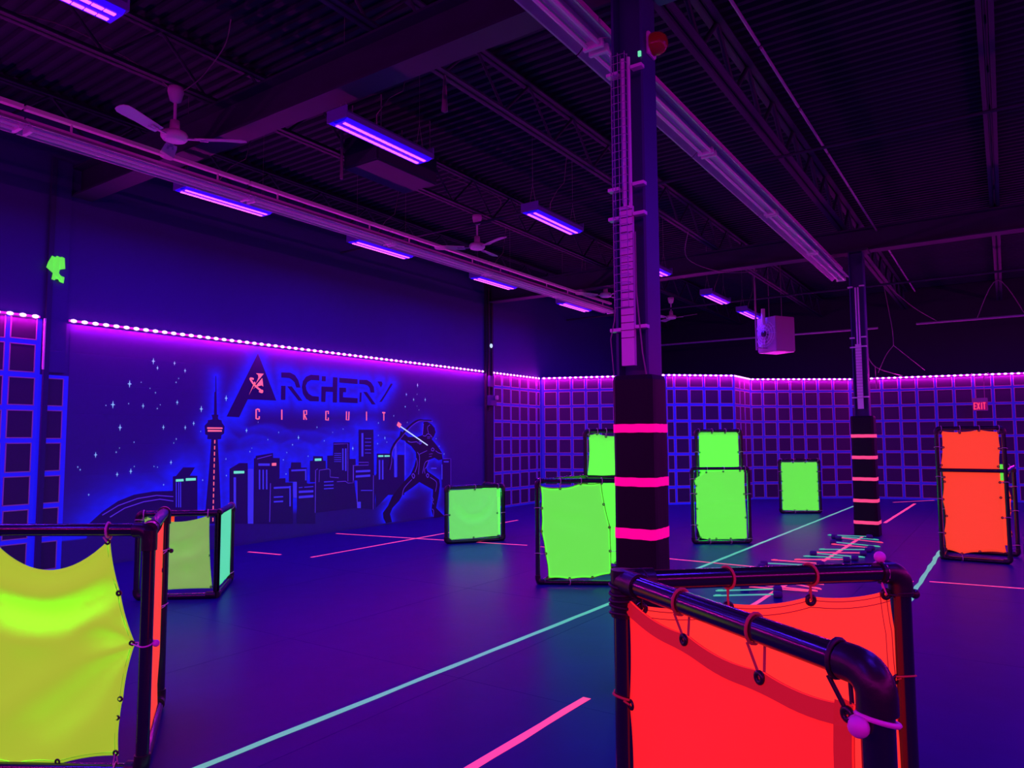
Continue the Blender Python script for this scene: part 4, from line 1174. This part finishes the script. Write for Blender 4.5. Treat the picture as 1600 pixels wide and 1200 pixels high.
class Panel:
    def __init__(self, t, A, B):
        self.t = t
        self.A, self.B = Vector((*A, 0)), Vector((*B, 0))
        self.L = (self.B - self.A).length
        self.u = (self.B - self.A).normalized()
        self.n = Vector((self.u.y, -self.u.x, 0))

    def P(self, u, v, d=0):
        return self.A + self.u * u + Vector((0, 0, v)) + self.n * d

    def frame(self, h, posts=(1, 1), bottom=True, mid=None, top=True, elbow=(1, 1), r=PR, lo=None):
        t, L = self.t, self.L
        lo = r if lo is None else lo
        er, ex = .046, .030
        for s in (0, 1):
            if posts[s]:
                u = L * s
                MB().tube([self.P(u, lo + (er if bottom else 0)), self.P(u, h - (er if elbow[s] else 0))], r, 14).build('post', 'pipe', t)
        if top:
            MB().tube([self.P(er, h), self.P(L - er, h)], r, 14).build('top_pipe', 'pipe', t)
        if bottom:
            MB().tube([self.P(er, lo), self.P(L - er, lo)], r, 14).build('bottom_pipe', 'pipe', t)
        if mid:
            MB().tube([self.P(0, mid), self.P(L, mid)], r, 14).build('cross_pipe', 'pipe', t)
        rf = r * 1.22
        for s in (0, 1):
            for (v, sg, on) in ((h, -1, top), (lo, 1, bottom)):
                if not on or not elbow[s]:
                    continue
                mb = MB()
                k = 1 if s == 0 else -1
                c = self.P(L * s + k * er, v + sg * er)
                pts = [self.P(L * s + k * (er + ex), v)]
                for i in range(7):
                    a = math.pi / 2 * i / 6
                    pts.append(c + self.u * (-k * er * math.sin(a)) + Vector((0, 0, -sg * er * math.cos(a))))
                pts.append(self.P(L * s, v + sg * (er + ex)))
                if v < rf + .004:
                    pts = [Vector((p.x, p.y, max(p.z, rf))) for p in pts]
                mb.tube(pts, rf, 14)
                mb.build('elbow', 'fit', t)

    def cloth(self, sides, m_, fold=.012, fn=None, hem=None, N=26, off=0.0, seed=1, stitch=None):
        rnd = random.Random(seed)
        G = coons(sides, N)
        ph = [rnd.uniform(0, 6.28) for _ in range(8)]
        D = np.zeros((N + 1, N + 1))
        for j in range(N + 1):
            for i in range(N + 1):
                u, v = i / N, j / N
                wn = math.sin(math.pi * u) ** .5 * math.sin(math.pi * v) ** .5 if 0 < u < 1 and 0 < v < 1 else 0
                d = fold * (math.sin(5.2 * u + 2.1 * v + ph[0]) + .6 * math.sin(9 * v - 4 * u + ph[1]) + .4 * math.sin(14 * u + 6 * math.sin(3 * v + ph[3]) + ph[2]))
                if fn:
                    d += fn(G[j, i, 0], G[j, i, 1], u, v)
                D[j, i] = d * wn + off
        self.G, self.D = G, D
        mb = MB()
        vs = [self.P(G[j, i, 0], G[j, i, 1], D[j, i] + .0012) for j in range(N + 1) for i in range(N + 1)]
        vb = [self.P(G[j, i, 0], G[j, i, 1], D[j, i] - .0012) for j in range(N + 1) for i in range(N + 1)]
        K = (N + 1) ** 2
        fs = []
        for j in range(N):
            for i in range(N):
                q = (j * (N + 1) + i, j * (N + 1) + i + 1, (j + 1) * (N + 1) + i + 1, (j + 1) * (N + 1) + i)
                fs.append(q)
                fs.append(tuple(K + x for x in q[::-1]))
        ring = [i for i in range(N + 1)] + [(j * (N + 1) + N) for j in range(1, N + 1)] + [N * (N + 1) + i for i in range(N - 1, -1, -1)] + [j * (N + 1) for j in range(N - 1, 0, -1)]
        for a in range(len(ring)):
            b_ = ring[(a + 1) % len(ring)]
            fs.append((ring[a], b_, K + b_, K + ring[a]))
        mb.add(vs + vb, fs, True)
        cl = mb.build('cloth', m_, self.t)
        self.cl = cl
        if hem:
            wv, hm, which = hem
            for sd in which:
                for sgn in (1, -1):
                    q = MB()
                    vv = []
                    for k in range(N + 1):
                        if sd == 'top':
                            j0, i0, dj, di = 0, k, 1, 0
                        elif sd == 'bot':
                            j0, i0, dj, di = N, k, -1, 0
                        elif sd == 'right':
                            j0, i0, dj, di = k, N, 0, -1
                        else:
                            j0, i0, dj, di = k, 0, 0, 1
                        a = np.array(G[j0, i0])
                        b2 = np.array(G[j0 + dj * 4, i0 + di * 4])
                        d = np.array({'top': (0, -1.), 'bot': (0, 1.), 'right': (-1., 0), 'left': (1., 0)}[sd])
                        vv.append(self.P(*a, D[j0, i0] + sgn * .004))
                        bb = a + d * wv
                        f = wv / np.linalg.norm(b2 - a)
                        dd = D[j0, i0] * (1 - f) + D[j0 + dj * 4, i0 + di * 4] * f
                        vv.append(self.P(*bb, dd + sgn * .010))
                    inn = [vv[2 * k + 1].copy() for k in range(N + 1)]
                    for k in range(2, N - 1):
                        vv[2 * k + 1] = (inn[k - 2] + inn[k - 1] + inn[k] + inn[k + 1] + inn[k + 2]) / 5
                    q.add(vv, [(2 * k, 2 * k + 2, 2 * k + 3, 2 * k + 1) for k in range(N)])
                    q.build('hem', hm, cl)
        return self

    def grommet(self, u, v, r=.012, m_='grommet', d=0):
        mb = MB()
        c = self.P(u, v, d)
        mb.torus(c, self.n, r, r * .60, 14, 6)
        mb.build('grommet', m_, self.cl)

    def tie(self, u, v, to, cord='bungee_pale', ball=None, r=.004, br=.014, front=1):
        """cord from a grommet round the pipe at (pu, pv); along 'top' the pipe lies horizontal"""
        pu, pv, horiz = to
        mb = MB()
        rr = PR + r
        g = self.P(u, v)
        if horiz:
            ring = [self.P(pu + .01 * math.sin(a), pv + rr * math.cos(a), rr * math.sin(a)) for a in [i * math.pi / 8 for i in range(16)]]
            e1_, e2_ = self.P(pu - .008, pv - rr * .9, rr * .5), self.P(pu + .012, pv - rr * .9, -rr * .5)
        else:
            ring = [self.P(pu + rr * math.cos(a), pv + .01 * math.sin(a), rr * math.sin(a)) for a in [i * math.pi / 8 for i in range(16)]]
            k = -1 if u < pu else 1
            e1_, e2_ = self.P(pu + k * rr * .8, pv, rr * .6), self.P(pu + k * rr * .8, pv - .01, -rr * .6)
        mb.tube(ring, r, 6, closed=True)
        mb.tube([g + self.n * .006, e1_], r * .8, 6)
        mb.tube([g - self.n * .006, e2_], r * .8, 6)
        o = mb.build('cord', cord, self.t)
        if ball:
            bp = {'top': self.P(pu, pv + rr + br * .8), 'front': self.P(pu, pv - .2 * rr, front * (rr + br * .6)), 'side': self.P(pu + (rr + br) * (1 if pu > self.L / 2 else -1), pv, 0)}[ball[0]]
            MB().ball(bp, br, 14, 8).build('cord_ball', ball[1], o)
        return self


def quad(u0, u1, v0, v1, nt=3, nr=3, sag=.06, jit=.0, seed=3):
    r_ = random.Random(seed)
    j = lambda: r_.uniform(-jit, jit)
    tl, tr, br_, bl = (u0 + j(), v1 + j()), (u1 + j(), v1 + j()), (u1 + j(), v0 + j()), (u0 + j(), v0 + j())
    def line(a, b, k):
        return [a] + [(a[0] + (b[0] - a[0]) * i / k + j() * .5, a[1] + (b[1] - a[1]) * i / k + j() * .5) for i in range(1, k)] + [b]
    return dict(top=line(tl, tr, nt), right=line(tr, br_, nr), bot=line(bl, br_, nt), left=line(tl, bl, nr), sag=sag)


def dress(p, sides, h, cord='bungee_pale', every=1, skip=(), lo=PR, gr=.011):
    """grommets at all scallop points, cords to the nearest pipe"""
    seen = []
    for sd in ('top', 'right', 'bot', 'left'):
        for i, (u, v) in enumerate(sides[sd]):
            if any(abs(u - a) + abs(v - b) < .03 for a, b in seen):
                continue
            seen.append((u, v))
            ins = .012
            gu = u + (ins if sd == 'left' else -ins if sd == 'right' else 0)
            gv = v - (ins if sd == 'top' else -ins if sd == 'bot' else 0)
            p.grommet(gu, gv, gr)
            if sd in skip:
                continue
            if sd == 'top' and abs(h - v) < .2:
                p.tie(gu, gv, (u, h, True), cord)
            elif sd == 'bot' and v - lo < .12:
                p.tie(gu, gv, (u, lo, True), cord) if i % 2 else None
            elif sd == 'left' and u < .12 and i % 2:
                p.tie(gu, gv, (0, v, False), cord)
            elif sd == 'right' and p.L - u < .14 and i % 2:
                p.tie(gu, gv, (p.L, v, False), cord)


# near orange barricade (right foreground): two panels in a V
t = thing('barricade', (-.6, 2.0, 0), 'near red-orange V-shaped cloth barricade in the right foreground', 'barricade', 'pipe and cloth barricades')
A0, B0, C0 = (-1.02, 2.10), (-.228, 1.560), (-.315, 2.745)
H = 1.20
p = Panel(t, A0, B0)
p.frame(H, posts=(1, 1), elbow=(0, 1))
s1 = dict(top=[(.035, 1.150), (.336, 1.118), (.636, 1.108), (.905, 1.120)], right=[(.905, 1.120), (.900, .90), (.900, .65), (.895, .40), (.89, .12)],
          bot=[(.05, .11), (.35, .09), (.65, .09), (.89, .12)], left=[(.035, 1.150), (.030, .834), (.045, .6), (.04, .36), (.05, .11)], sag=(.055, .03, .05, .035))
p.cloth(s1, 'cl_red', .006, hem=(.042, 'hem_red', ('top', 'right')), seed=5, N=30)
for (u, v) in ((.336, 1.118), (.636, 1.108)):
    p.grommet(u, v - .014, .011, d=.008)
    p.tie(u, v - .014, (u - .02, H, True), 'bungee_red', None, .0042)
p.grommet(.893, 1.10, .011, d=.008)
p.tie(.893, 1.10, (.865, H, True), 'bungee_black', None, .006)
p.tie(.893, 1.09, (p.L, 1.112, False), 'ball_mauve', ('front', 'ball_mauve'), .0055, .020)
p.grommet(.040, .834, .011)
p.tie(.040, .834, (0, .845, False), 'bungee_red', ('side', 'bungee_red'), .004, .012)
q = Panel(t, A0, C0)
q.frame(H, posts=(0, 1), elbow=(0, 1))
s2 = dict(top=[(.060, 1.122), (.347, 1.118), (.632, 1.130), (.912, 1.140)], right=[(.912, 1.140), (.928, .998), (.934, .852), (.945, .567), (.94, .3), (.93, .11)],
          bot=[(.06, .1), (.35, .085), (.65, .085), (.93, .11)], left=[(.060, 1.122), (.05, .8), (.06, .5), (.06, .1)], sag=(.05, .015, .05, .03))
q.cloth(s2, 'cl_coral', .006, hem=None, seed=8, N=30)
mb = MB()
for sd in (.012, .034):
    for sgn in (1, -1):
        pts = []
        for k in range(31):
            g0, g1 = q.G[0, k], q.G[4, k]
            d = (g1 - g0) / np.linalg.norm(g1 - g0)
            pts.append(q.P(*(g0 + d * sd), q.D[0, k] * .8 + q.D[4, k] * .2 + sgn * .002))
        mb.tube(pts, .0013, 4)
        pts = []
        for k in range(31):
            g0, g1 = q.G[k, 30], q.G[k, 26]
            d = (g1 - g0) / np.linalg.norm(g1 - g0)
            pts.append(q.P(*(g0 + d * sd), q.D[k, 30] * .8 + q.D[k, 26] * .2 + sgn * .002))
        mb.tube(pts, .0013, 4)
mb.build('stitching', 'stitch', q.cl)
for (u, v, cd_, bl) in ((.060, 1.112, 'bungee_black', None), (.347, 1.106, 'bungee_red', None), (.632, 1.118, 'bungee_red', None)):
    q.grommet(u, v, .013)
    q.tie(u, v, (u, H, True), cd_, bl, .0042)
q.grommet(.90, 1.128, .013)
q.tie(.90, 1.128, (.885, H, True), 'ball_mauve', ('top', 'ball_mauve'), .0035, .019)
q.tie(.905, 1.128, (q.L, 1.125, False), 'bungee_black', ('side', 'ball_black'), .004, .016)
q.grommet(.925, .852, .011)
q.tie(.925, .852, (q.L, .86, False), 'bungee_red', None, .003)
c = Vector((*A0, 0))
mb = MB()
mb.tube([c + Vector((0, 0, H - .11)), c + Vector((0, 0, H + .035))], PR * 1.25, 16)
mb.tube([c + Vector((0, 0, H)), c + p.u * .10 + Vector((0, 0, H))], PR * 1.22, 14)
mb.tube([c + Vector((0, 0, H)), c + q.u * .10 + Vector((0, 0, H))], PR * 1.22, 14)
mb.build('corner_fitting', 'fit', t)
mb = MB()
for i in range(5):
    mb.torus(c + Vector((0, 0, H - .10 + i * .022)), (.1 * math.sin(i * 2), .15 * math.cos(i), 1), PR * 1.34, .0055, 14, 5)
mb.build('cord_wrap', 'bungee_black', t)
mb = MB()
mb.tube([c + Vector((0, 0, PR)), c + p.u * .1 + Vector((0, 0, PR * 1.22))], PR * 1.2, 14)
mb.tube([c + Vector((0, 0, PR)), c + q.u * .1 + Vector((0, 0, PR * 1.22))], PR * 1.2, 14)
mb.build('foot_fitting', 'fit', t)

# lime barricade (left foreground)
t = thing('barricade', (-3.6, 2.0, 0), 'near lime-yellow barricade with an orange side panel in the left foreground', 'barricade', 'pipe and cloth barricades')
A1, B1, C1 = (-3.59, 1.99), (-4.40, 1.487), (-4.42, 2.545)
p = Panel(t, A1, B1)
p.frame(1.20, posts=(1, 1), elbow=(1, 1))
s1 = dict(top=[(.204, 1.155), (.80, 1.13)], right=[(.80, 1.13), (.86, .9), (.88, .62), (.86, .35), (.84, .06)],
          bot=[(.121, .10), (.429, .053), (.65, .04), (.84, .06)], left=[(.204, 1.155), (.140, .886), (.056, .641), (.108, .371), (.121, .281), (.121, .10)], sag=(.24, .04, .04, .035))


def lime_fold(u, v, a, b_):
    # heavy drape hanging from the two upper ties, and creases running out to the side tie
    vv = v - (.98 + .9 * (u - .55) ** 2)
    d = .055 * math.sin(vv * 22) * math.exp(-((vv + .16) / .17) ** 2)
    ang = math.atan2(v - .641, u - .03)
    r_ = math.hypot(u - .03, v - .641)
    d += .022 * math.sin(ang * 8 + .6) * math.exp(-r_ / .40)
    d += .032 * math.sin((u * .8 + v * 1.0) * 13) * math.exp(-((v - .32) / .2) ** 2) * .6
    return d


p.cloth(s1, 'cl_lime', .008, fn=lime_fold, seed=11, N=44)
mb = MB()
for sgn in (1, -1):
    for ins in (.014, ):
        mb.tube([p.P(p.G[k, 0, 0] + ins, p.G[k, 0, 1], p.D[k, 0] * .7 + p.D[k, 1] * .3 + sgn * .002) for k in range(45)], .0012, 4)
        mb.tube([p.P(p.G[44, k, 0], p.G[44, k, 1] + ins, p.D[44, k] * .7 + p.D[43, k] * .3 + sgn * .002) for k in range(45)], .0012, 4)
mb.build('stitching', 'hem_green', p.cl)
for (u, v) in ((.215, 1.14), (.148, .886), (.072, .641), (.122, .371), (.135, .281), (.135, .112), (.429, .066)):
    p.grommet(u, v, .010)
p.tie(.215, 1.14, (.215, 1.20, True), 'bungee_pale', None, .006)
p.tie(.072, .641, (0, .642, False), 'ball_mauve', ('side', 'ball_mauve'), .004, .017)
p.tie(.135, .112, (.135, PR, True), 'bungee_pale', None, .004)
q = Panel(t, A1, C1)
q.frame(1.20, posts=(0, 1), elbow=(0, 1))
s2 = dict(top=[(.10, 1.14), (.5, 1.13), (.93, 1.14)], right=[(.93, 1.14), (.93, .75), (.925, .35), (.80, .20), (.88, .04)], bot=[(.10, .06), (.5, .07), (.88, .04)], left=[(.10, 1.14), (.09, .75), (.09, .4), (.10, .06)], sag=.03)
q.cloth(s2, 'cl_orange', .006, seed=2)
q.grommet(.91, .85, .009)
q.tie(.91, .95, (q.L, .96, False), 'bungee_pale', ('front', 'ball_black'), .004, .014)
q.tie(.91, .62, (q.L, .62, False), 'ball_mauve', ('side', 'ball_mauve'), .003, .017)
c = Vector((*A1, 0))
mb = MB()
mb.tube([c + Vector((0, 0, 1.10)), c + Vector((0, 0, 1.20))], PR * 1.22, 14)
mb.tube([c + Vector((0, 0, 1.20)), c + q.u * .11 + Vector((0, 0, 1.20))], PR * 1.22, 14)
mb.build('corner_fitting', 'fit', t)
MB().torus(c + q.u * .10 + Vector((0, 0, 1.20)), q.u, PR * 1.24, .004, 14, 5).build('pipe_collar', 'fit', t)

# low barricade left, behind the lime one
t = thing('barricade', (-7.2, 4.6, 0), 'low two-winged sage-green barricade behind the lime one, in front of the painted tower', 'barricade', 'pipe and cloth barricades')
Am, Bl, Br = (-6.90, 4.56), (-7.52, 4.05), (-7.59, 5.20)
p = Panel(t, Bl, Am)
p.frame(.885, posts=(1, 1), elbow=(1, 0))
s1 = dict(top=[(.055, .862), (.715, .865)], right=[(.715, .865), (.728, .443), (.762, .106)], bot=[(.08, .10), (.286, .10), (.762, .106)], left=[(.055, .862), (.05, .5), (.08, .10)], sag=(.10, .01, .01, .03))


def sage_fold(u, v, a, b_):
    r_ = math.hypot(u - .35, v - .95)
    return .016 * math.sin(r_ * 24) * math.exp(-((r_ - .45) / .3) ** 2)


p.cloth(s1, 'cl_sage', .008, fn=sage_fold, seed=4, N=32, off=0)
p.tie(.06, .85, (.05, .885, True), 'bungee_pale', None, .006)
p.tie(.06, .85, (0, .82, False), 'bungee_pale', None, .005)
p.tie(.705, .855, (.70, .885, True), 'bungee_pale', None, .006)
for (u, v) in ((.07, .845), (.70, .85), (.75, .12), (.716, .443)):
    p.grommet(u, v, .009)
q = Panel(t, Am, Br)
q.frame(.885, posts=(1, 1), elbow=(0, 1))
s2 = quad(.10, .86, .09, .855, 3, 3, .025)
q.cloth(s2, 'cl_mint', .006, seed=9)
q.tie(.85, .845, (.85, .885, True), 'bungee_pale', None, .005)
q.tie(.85, .10, (q.L, .10, False), 'bungee_pale', None, .004)
q.grommet(.11, .80, .009)
q.grommet(.11, .55, .009)
mb = MB()
c = Vector((*Am, 0))
for d in (p.u * -1, q.u):
    mb.tube([c + Vector((0, 0, .885)), c + d * .10 + Vector((0, 0, .885))], PR * 1.22, 12)
    mb.tube([c + Vector((0, 0, PR * 1.25)), c + d * .10 + Vector((0, 0, PR * 1.25))], PR * 1.22, 12)
mb.build('corner_fitting', 'fit', t)
p.cloth(dict(top=[(.300, .875), (.345, .875)], right=[(.345, .875), (.345, .12)], bot=[(.300, .12), (.345, .12)], left=[(.300, .875), (.300, .12)], sag=0.0), 'cl_orange', .0, N=6, off=-.035)

# small pale-green barricade in front of the archer
t = thing('barricade', (-7.0, 9.3, 0), 'small pale-green barricade standing in front of the painted archer', 'barricade', 'pipe and cloth barricades')
Al, Ar, Ab = (-7.35, 8.86), (-6.80, 9.64), (-7.42, 9.95)
p = Panel(t, Al, Ar)
p.frame(.885)
s1 = dict(top=[(.040, .840), (.47, .848), (.86, .862)], right=[(.86, .862), (.865, .45), (.872, .085)], bot=[(.05, .062), (.45, .068), (.872, .085)], left=[(.040, .840), (.04, .45), (.05, .062)], sag=.008)


def pale_fold(u, v, a, b_):
    r_ = math.hypot((u - .45) * 1.1, v - .72)
    return .014 * math.sin(r_ * 30 + .5) * math.exp(-((r_ - .36) / .2) ** 2) * (1 if v < .72 else .2)


p.cloth(s1, 'cl_pale', .005, fn=pale_fold, seed=7, N=32)
dress(p, s1, .885, skip=('bot',))
q = Panel(t, Ar, Ab)
q.frame(.885, posts=(1, 1), elbow=(1, 1))
q.cloth(quad(.10, .62, .08, .862, 2, 3, .02), 'cl_pale', .005, seed=8, N=12)
b2 = Panel(t, (-7.06, 9.42), (-6.86, 9.70))
b2.cloth(quad(.0, .30, .70, .905, 1, 1, .0), 'cl_pale', .002, seed=3, N=6)

# mid green barricade left of the near column with a tall rear panel
t = thing('barricade', (-4.0, 7.3, 0), 'bright green barricade just left of the near padded column, with a taller panel behind', 'barricade', 'pipe and cloth barricades')
p = Panel(t, (-4.46, 7.00), (-3.62, 7.475))
r2 = .026
p.frame(1.165, r=r2)
s1 = dict(top=[(.030, 1.115), (.262, 1.091), (.496, 1.145), (.732, 1.150)], right=[(.732, 1.150), (.767, .901), (.828, .643), (.831, .379), (.834, .123)],
          bot=[(.113, .066), (.359, .056), (.616, .072), (.834, .123)], left=[(.030, 1.115), (.040, .855), (.035, .595), (.080, .344), (.113, .066)], sag=(.07, .02, .05, .05))


def mid_fold(u, v, a, b_):
    return .010 * math.sin((v + .25 * u) * 22) * math.exp(-((v - .78) / .2) ** 2 - ((u - .3) / .3) ** 2) + .008 * math.sin((u * 1.2 - v) * 26) * math.exp(-((v - .25) / .2) ** 2 - ((u - .2) / .2) ** 2)


p.cloth(s1, 'cl_green', .007, fn=mid_fold, seed=14, N=32, hem=(.010, 'hem_green', ('top', 'left', 'right', 'bot')))
dress(p, s1, 1.165)
q = Panel(t, (-4.42, 8.08), (-3.72, 8.46))
q.frame(1.74, r=r2, mid=1.16)
s2 = dict(top=[(.046, 1.690), (.152, 1.715), (.264, 1.680), (.50, 1.70), (.68, 1.69)], right=[(.68, 1.69), (.69, 1.2), (.69, .6), (.68, .1)], bot=[(.05, .09), (.36, .08), (.68, .1)], left=[(.046, 1.690), (.022, 1.162), (.03, .6), (.05, .09)], sag=(.07, .01, .04, .03))
q.cloth(s2, 'cl_green', .010, seed=15, N=24)
dress(q, s2, 1.74, skip=('bot',))
MB().tube([p.P(.0, 1.165), q.P(.0, 1.165)], r2, 12).build('brace_pipe', 'pipe', t)
MB().tube([p.P(.0, r2), q.P(.0, r2)], r2, 12).build('brace_pipe', 'pipe', t)

# second green pair right of the near column
t = thing('barricade', (-3.8, 11.3, 0), 'bright green two-tier barricade with a drooping corner, between the two padded columns', 'barricade', 'pipe and cloth barricades')
p = Panel(t, (-4.09, 10.93), (-3.37, 11.465))
p.frame(1.165, r=r2)
s1 = dict(top=[(.228, 1.119), (.497, 1.130), (.763, 1.138), (.834, 1.135)], right=[(.834, 1.135), (.832, .763), (.845, .40), (.845, .070)],
          bot=[(.113, .088), (.253, .062), (.36, .066), (.587, .066), (.845, .070)], left=[(.228, 1.119), (.03, 1.000), (.055, .899), (.050, .773), (.055, .542), (.050, .289), (.113, .088)], sag=(.01, .01, .02, .03))


def t2_fold(u, v, a, b_):
    return .012 * math.exp(-((v - .62 - .04 * u) / .012) ** 2) + .012 * math.exp(-((v - .38 - .10 * u) / .012) ** 2) + .006 * math.sin((u + v) * 14) * math.exp(-((v - .95) / .12) ** 2)


p.cloth(s1, 'cl_green', .006, fn=t2_fold, seed=21, N=36)
dress(p, s1, 1.165)
q = Panel(t, (-4.20, 11.45), (-3.60, 11.90))
q.frame(1.76, r=r2)
s2 = quad(.045, .705, .10, 1.735, 3, 5, .012)
q.cloth(s2, 'cl_green', .006, seed=22, N=24)
dress(q, s2, 1.76, skip=('bot',))
MB().tube([p.P(.06, 1.165), q.P(.0, 1.165)], r2, 12).build('brace_pipe', 'pipe', t)
MB().tube([p.P(.06, r2), q.P(.0, r2)], r2, 12).build('brace_pipe', 'pipe', t)

# far green barricade
t = thing('barricade', (-3.75, 16.5, 0), 'single bright green barricade farthest back, left of the far column', 'barricade', 'pipe and cloth barricades')
p = Panel(t, (-4.12, 16.30), (-3.39, 16.755))
p.frame(1.15, r=r2)
s1 = quad(.045, .82, .062, 1.105, 3, 5, .018, .008)
p.cloth(s1, 'cl_green', .009, seed=31, N=24)
dress(p, s1, 1.15)

# tall orange barricade on the right
t = thing('barricade', (-.4, 11.6, 0), 'tall orange barricade at the right of the photo, below the exit sign', 'barricade', 'pipe and cloth barricades')
p = Panel(t, (-.785, 11.35), (-.03, 11.36))
p.frame(1.755, r=r2, mid=1.195)
s1 = dict(top=[(.055, 1.722), (.271, 1.706), (.489, 1.735), (.705, 1.705)], right=[(.705, 1.705), (.712, 1.487), (.692, 1.251), (.70, 1.046), (.70, .85), (.705, .592), (.716, .135)],
          bot=[(.045, .131), (.226, .082), (.428, .125), (.716, .135)], left=[(.055, 1.722), (.061, 1.5), (.030, 1.26), (.055, 1.10), (.057, 1.038), (.030, .802), (.060, .582), (.030, .351), (.045, .131)], sag=(.04, .035, .05, .035))


def or_fold(u, v, a, b_):
    ang = math.atan2(v - .60, u - .72)
    r_ = math.hypot(u - .72, v - .60)
    ang2 = math.atan2(v - .08, u - .226)
    r2_ = math.hypot(u - .226, v - .08)
    return .010 * math.sin(ang * 12) * math.exp(-r_ / .22) + .008 * math.sin(ang2 * 10) * math.exp(-r2_ / .18)


p.cloth(s1, 'cl_orange', .005, fn=or_fold, seed=41, N=40, off=-.045)
dress(p, s1, 1.755)
q = Panel(t, (-.78, 12.15), (.06, 12.14))
q.frame(1.225, r=r2)
s2 = dict(top=[(.05, 1.16), (.4, 1.15), (.79, 1.14)], right=[(.79, 1.14), (.775, .95), (.80, .80), (.79, .62), (.785, .3), (.775, .15)], bot=[(.05, .08), (.4, .08), (.775, .15)], left=[(.05, 1.16), (.06, .6), (.05, .08)], sag=(.04, .06, .03, .03))
q.cloth(s2, 'cl_orange', .012, seed=42, N=24)
dress(q, s2, 1.225, skip=('bot',))
MB().tube([p.P(p.L, 1.195), q.P(q.L, 1.225)], r2, 12).build('brace_pipe', 'pipe', t)
MB().tube([p.P(0, r2), q.P(0, r2)], r2, 12).build('brace_pipe', 'pipe', t)
b2 = Panel(t, (-.09, 11.40), (-.03, 11.40))
b2.cloth(quad(.0, .045, 1.07, 1.28, 1, 1, .0), 'cl_green', .001, seed=3, N=6)

# ---------------------------------------------------------------- arrows lying on the floor
def arrow(color):
    t = thing('foam_arrow', (0, 0, 0), 'x', 'arrow', 'foam-tipped arrows on the floor')
    L = .69
    a, b_ = Vector((.07, 0, .036)), Vector((L, 0, .011))
    MB().tube([a, b_], .0075, 6).build('shaft', 'tape_mint' if color == 'mint' else 'tape_pink', t)
    mb = MB()
    mb.lathe([(0, -.005), (.03, 0), (.035, .02), (.035, .075), (.03, .085), (0, .088)], (0, 0, .0355), 12, (1, 0, -.03))
    mb.build('foam_tip', 'foam', t)
    mb = MB()
    for i in range(3):
        an = 2 * math.pi * i / 3 + .52
        d = Vector((0, math.cos(an), math.sin(an)))
        p0 = a.lerp(b_, .84)
        p1 = a.lerp(b_, .97)
        w_ = .018 if d.z > -.2 else .008
        mb.add([p0, p1, p1 + d * w_, p0.lerp(p1, .3) + d * w_], [(0, 1, 2, 3), (3, 2, 1, 0)])
    mb.build('fletching', 'tape_mint' if color == 'mint' else 'tape_pink', t)
    return t


AR = [('mint', (-2.55, 13.05), (-1.86, 12.98), 1), ('mint', (-2.38, 12.73), (-1.8, 12.85), 0), ('pink', (-2.34, 12.6), (-1.65, 12.55), 0), ('mint', (-2.3, 12.04), (-1.65, 12.08), 0),
      ('pink', (-2.28, 11.97), (-1.67, 11.69), 1), ('mint', (-2.34, 11.33), (-1.67, 11.50), 1), ('pink', (-2.35, 10.98), (-1.68, 11.14), 1), ('mint', (-2.30, 10.74), (-1.70, 10.90), 0),
      ('mint', (-2.37, 10.57), (-1.72, 10.61), 1), ('pink', (-2.44, 10.20), (-1.76, 10.45), 1), ('pink', (-2.65, 10.02), (-2.02, 9.92), 1), ('mint', (-2.67, 9.55), (-2.10, 9.88), 0),
      ('pink', (-2.62, 9.34), (-2.0, 9.24), 0), ('pink', (-2.42, 8.13), (-1.73, 8.28), 0), ('pink', (-2.38, 8.55), (-1.74, 8.40), 0), ('pink', (-2.43, 8.72), (-1.77, 8.68), 0),
      ('pink', (-2.46, 7.95), (-1.82, 8.22), 0), ('mint', (-2.65, 7.70), (-2.05, 8.05), 1), ('mint', (-2.59, 7.45), (-1.98, 7.78), 1)]
proto = {}
num = {'mint': 0, 'pink': 0}
names = ['first', 'second', 'third', 'fourth', 'fifth', 'sixth', 'seventh', 'eighth', 'ninth', 'tenth']
for (c_, l, r_, side) in AR:
    lb = '%s %s foam-tipped arrow on the floor, counted from the far padded column' % (names[num[c_]], c_)
    num[c_] += 1
    l, r_ = Vector((*l, 0)), Vector((*r_, 0))
    tip, tail = (r_, l) if side else (l, r_)
    d = tail - tip
    rz = math.atan2(d.y, d.x)
    tip = (l + r_) / 2 - d.normalized() * .345
    if c_ not in proto:
        proto[c_] = arrow(c_)
        proto[c_].location = tip
        proto[c_].rotation_euler = (0, 0, rz)
        proto[c_]['label'] = lb
    else:
        copy_tree(proto[c_], tip, rz, lb)
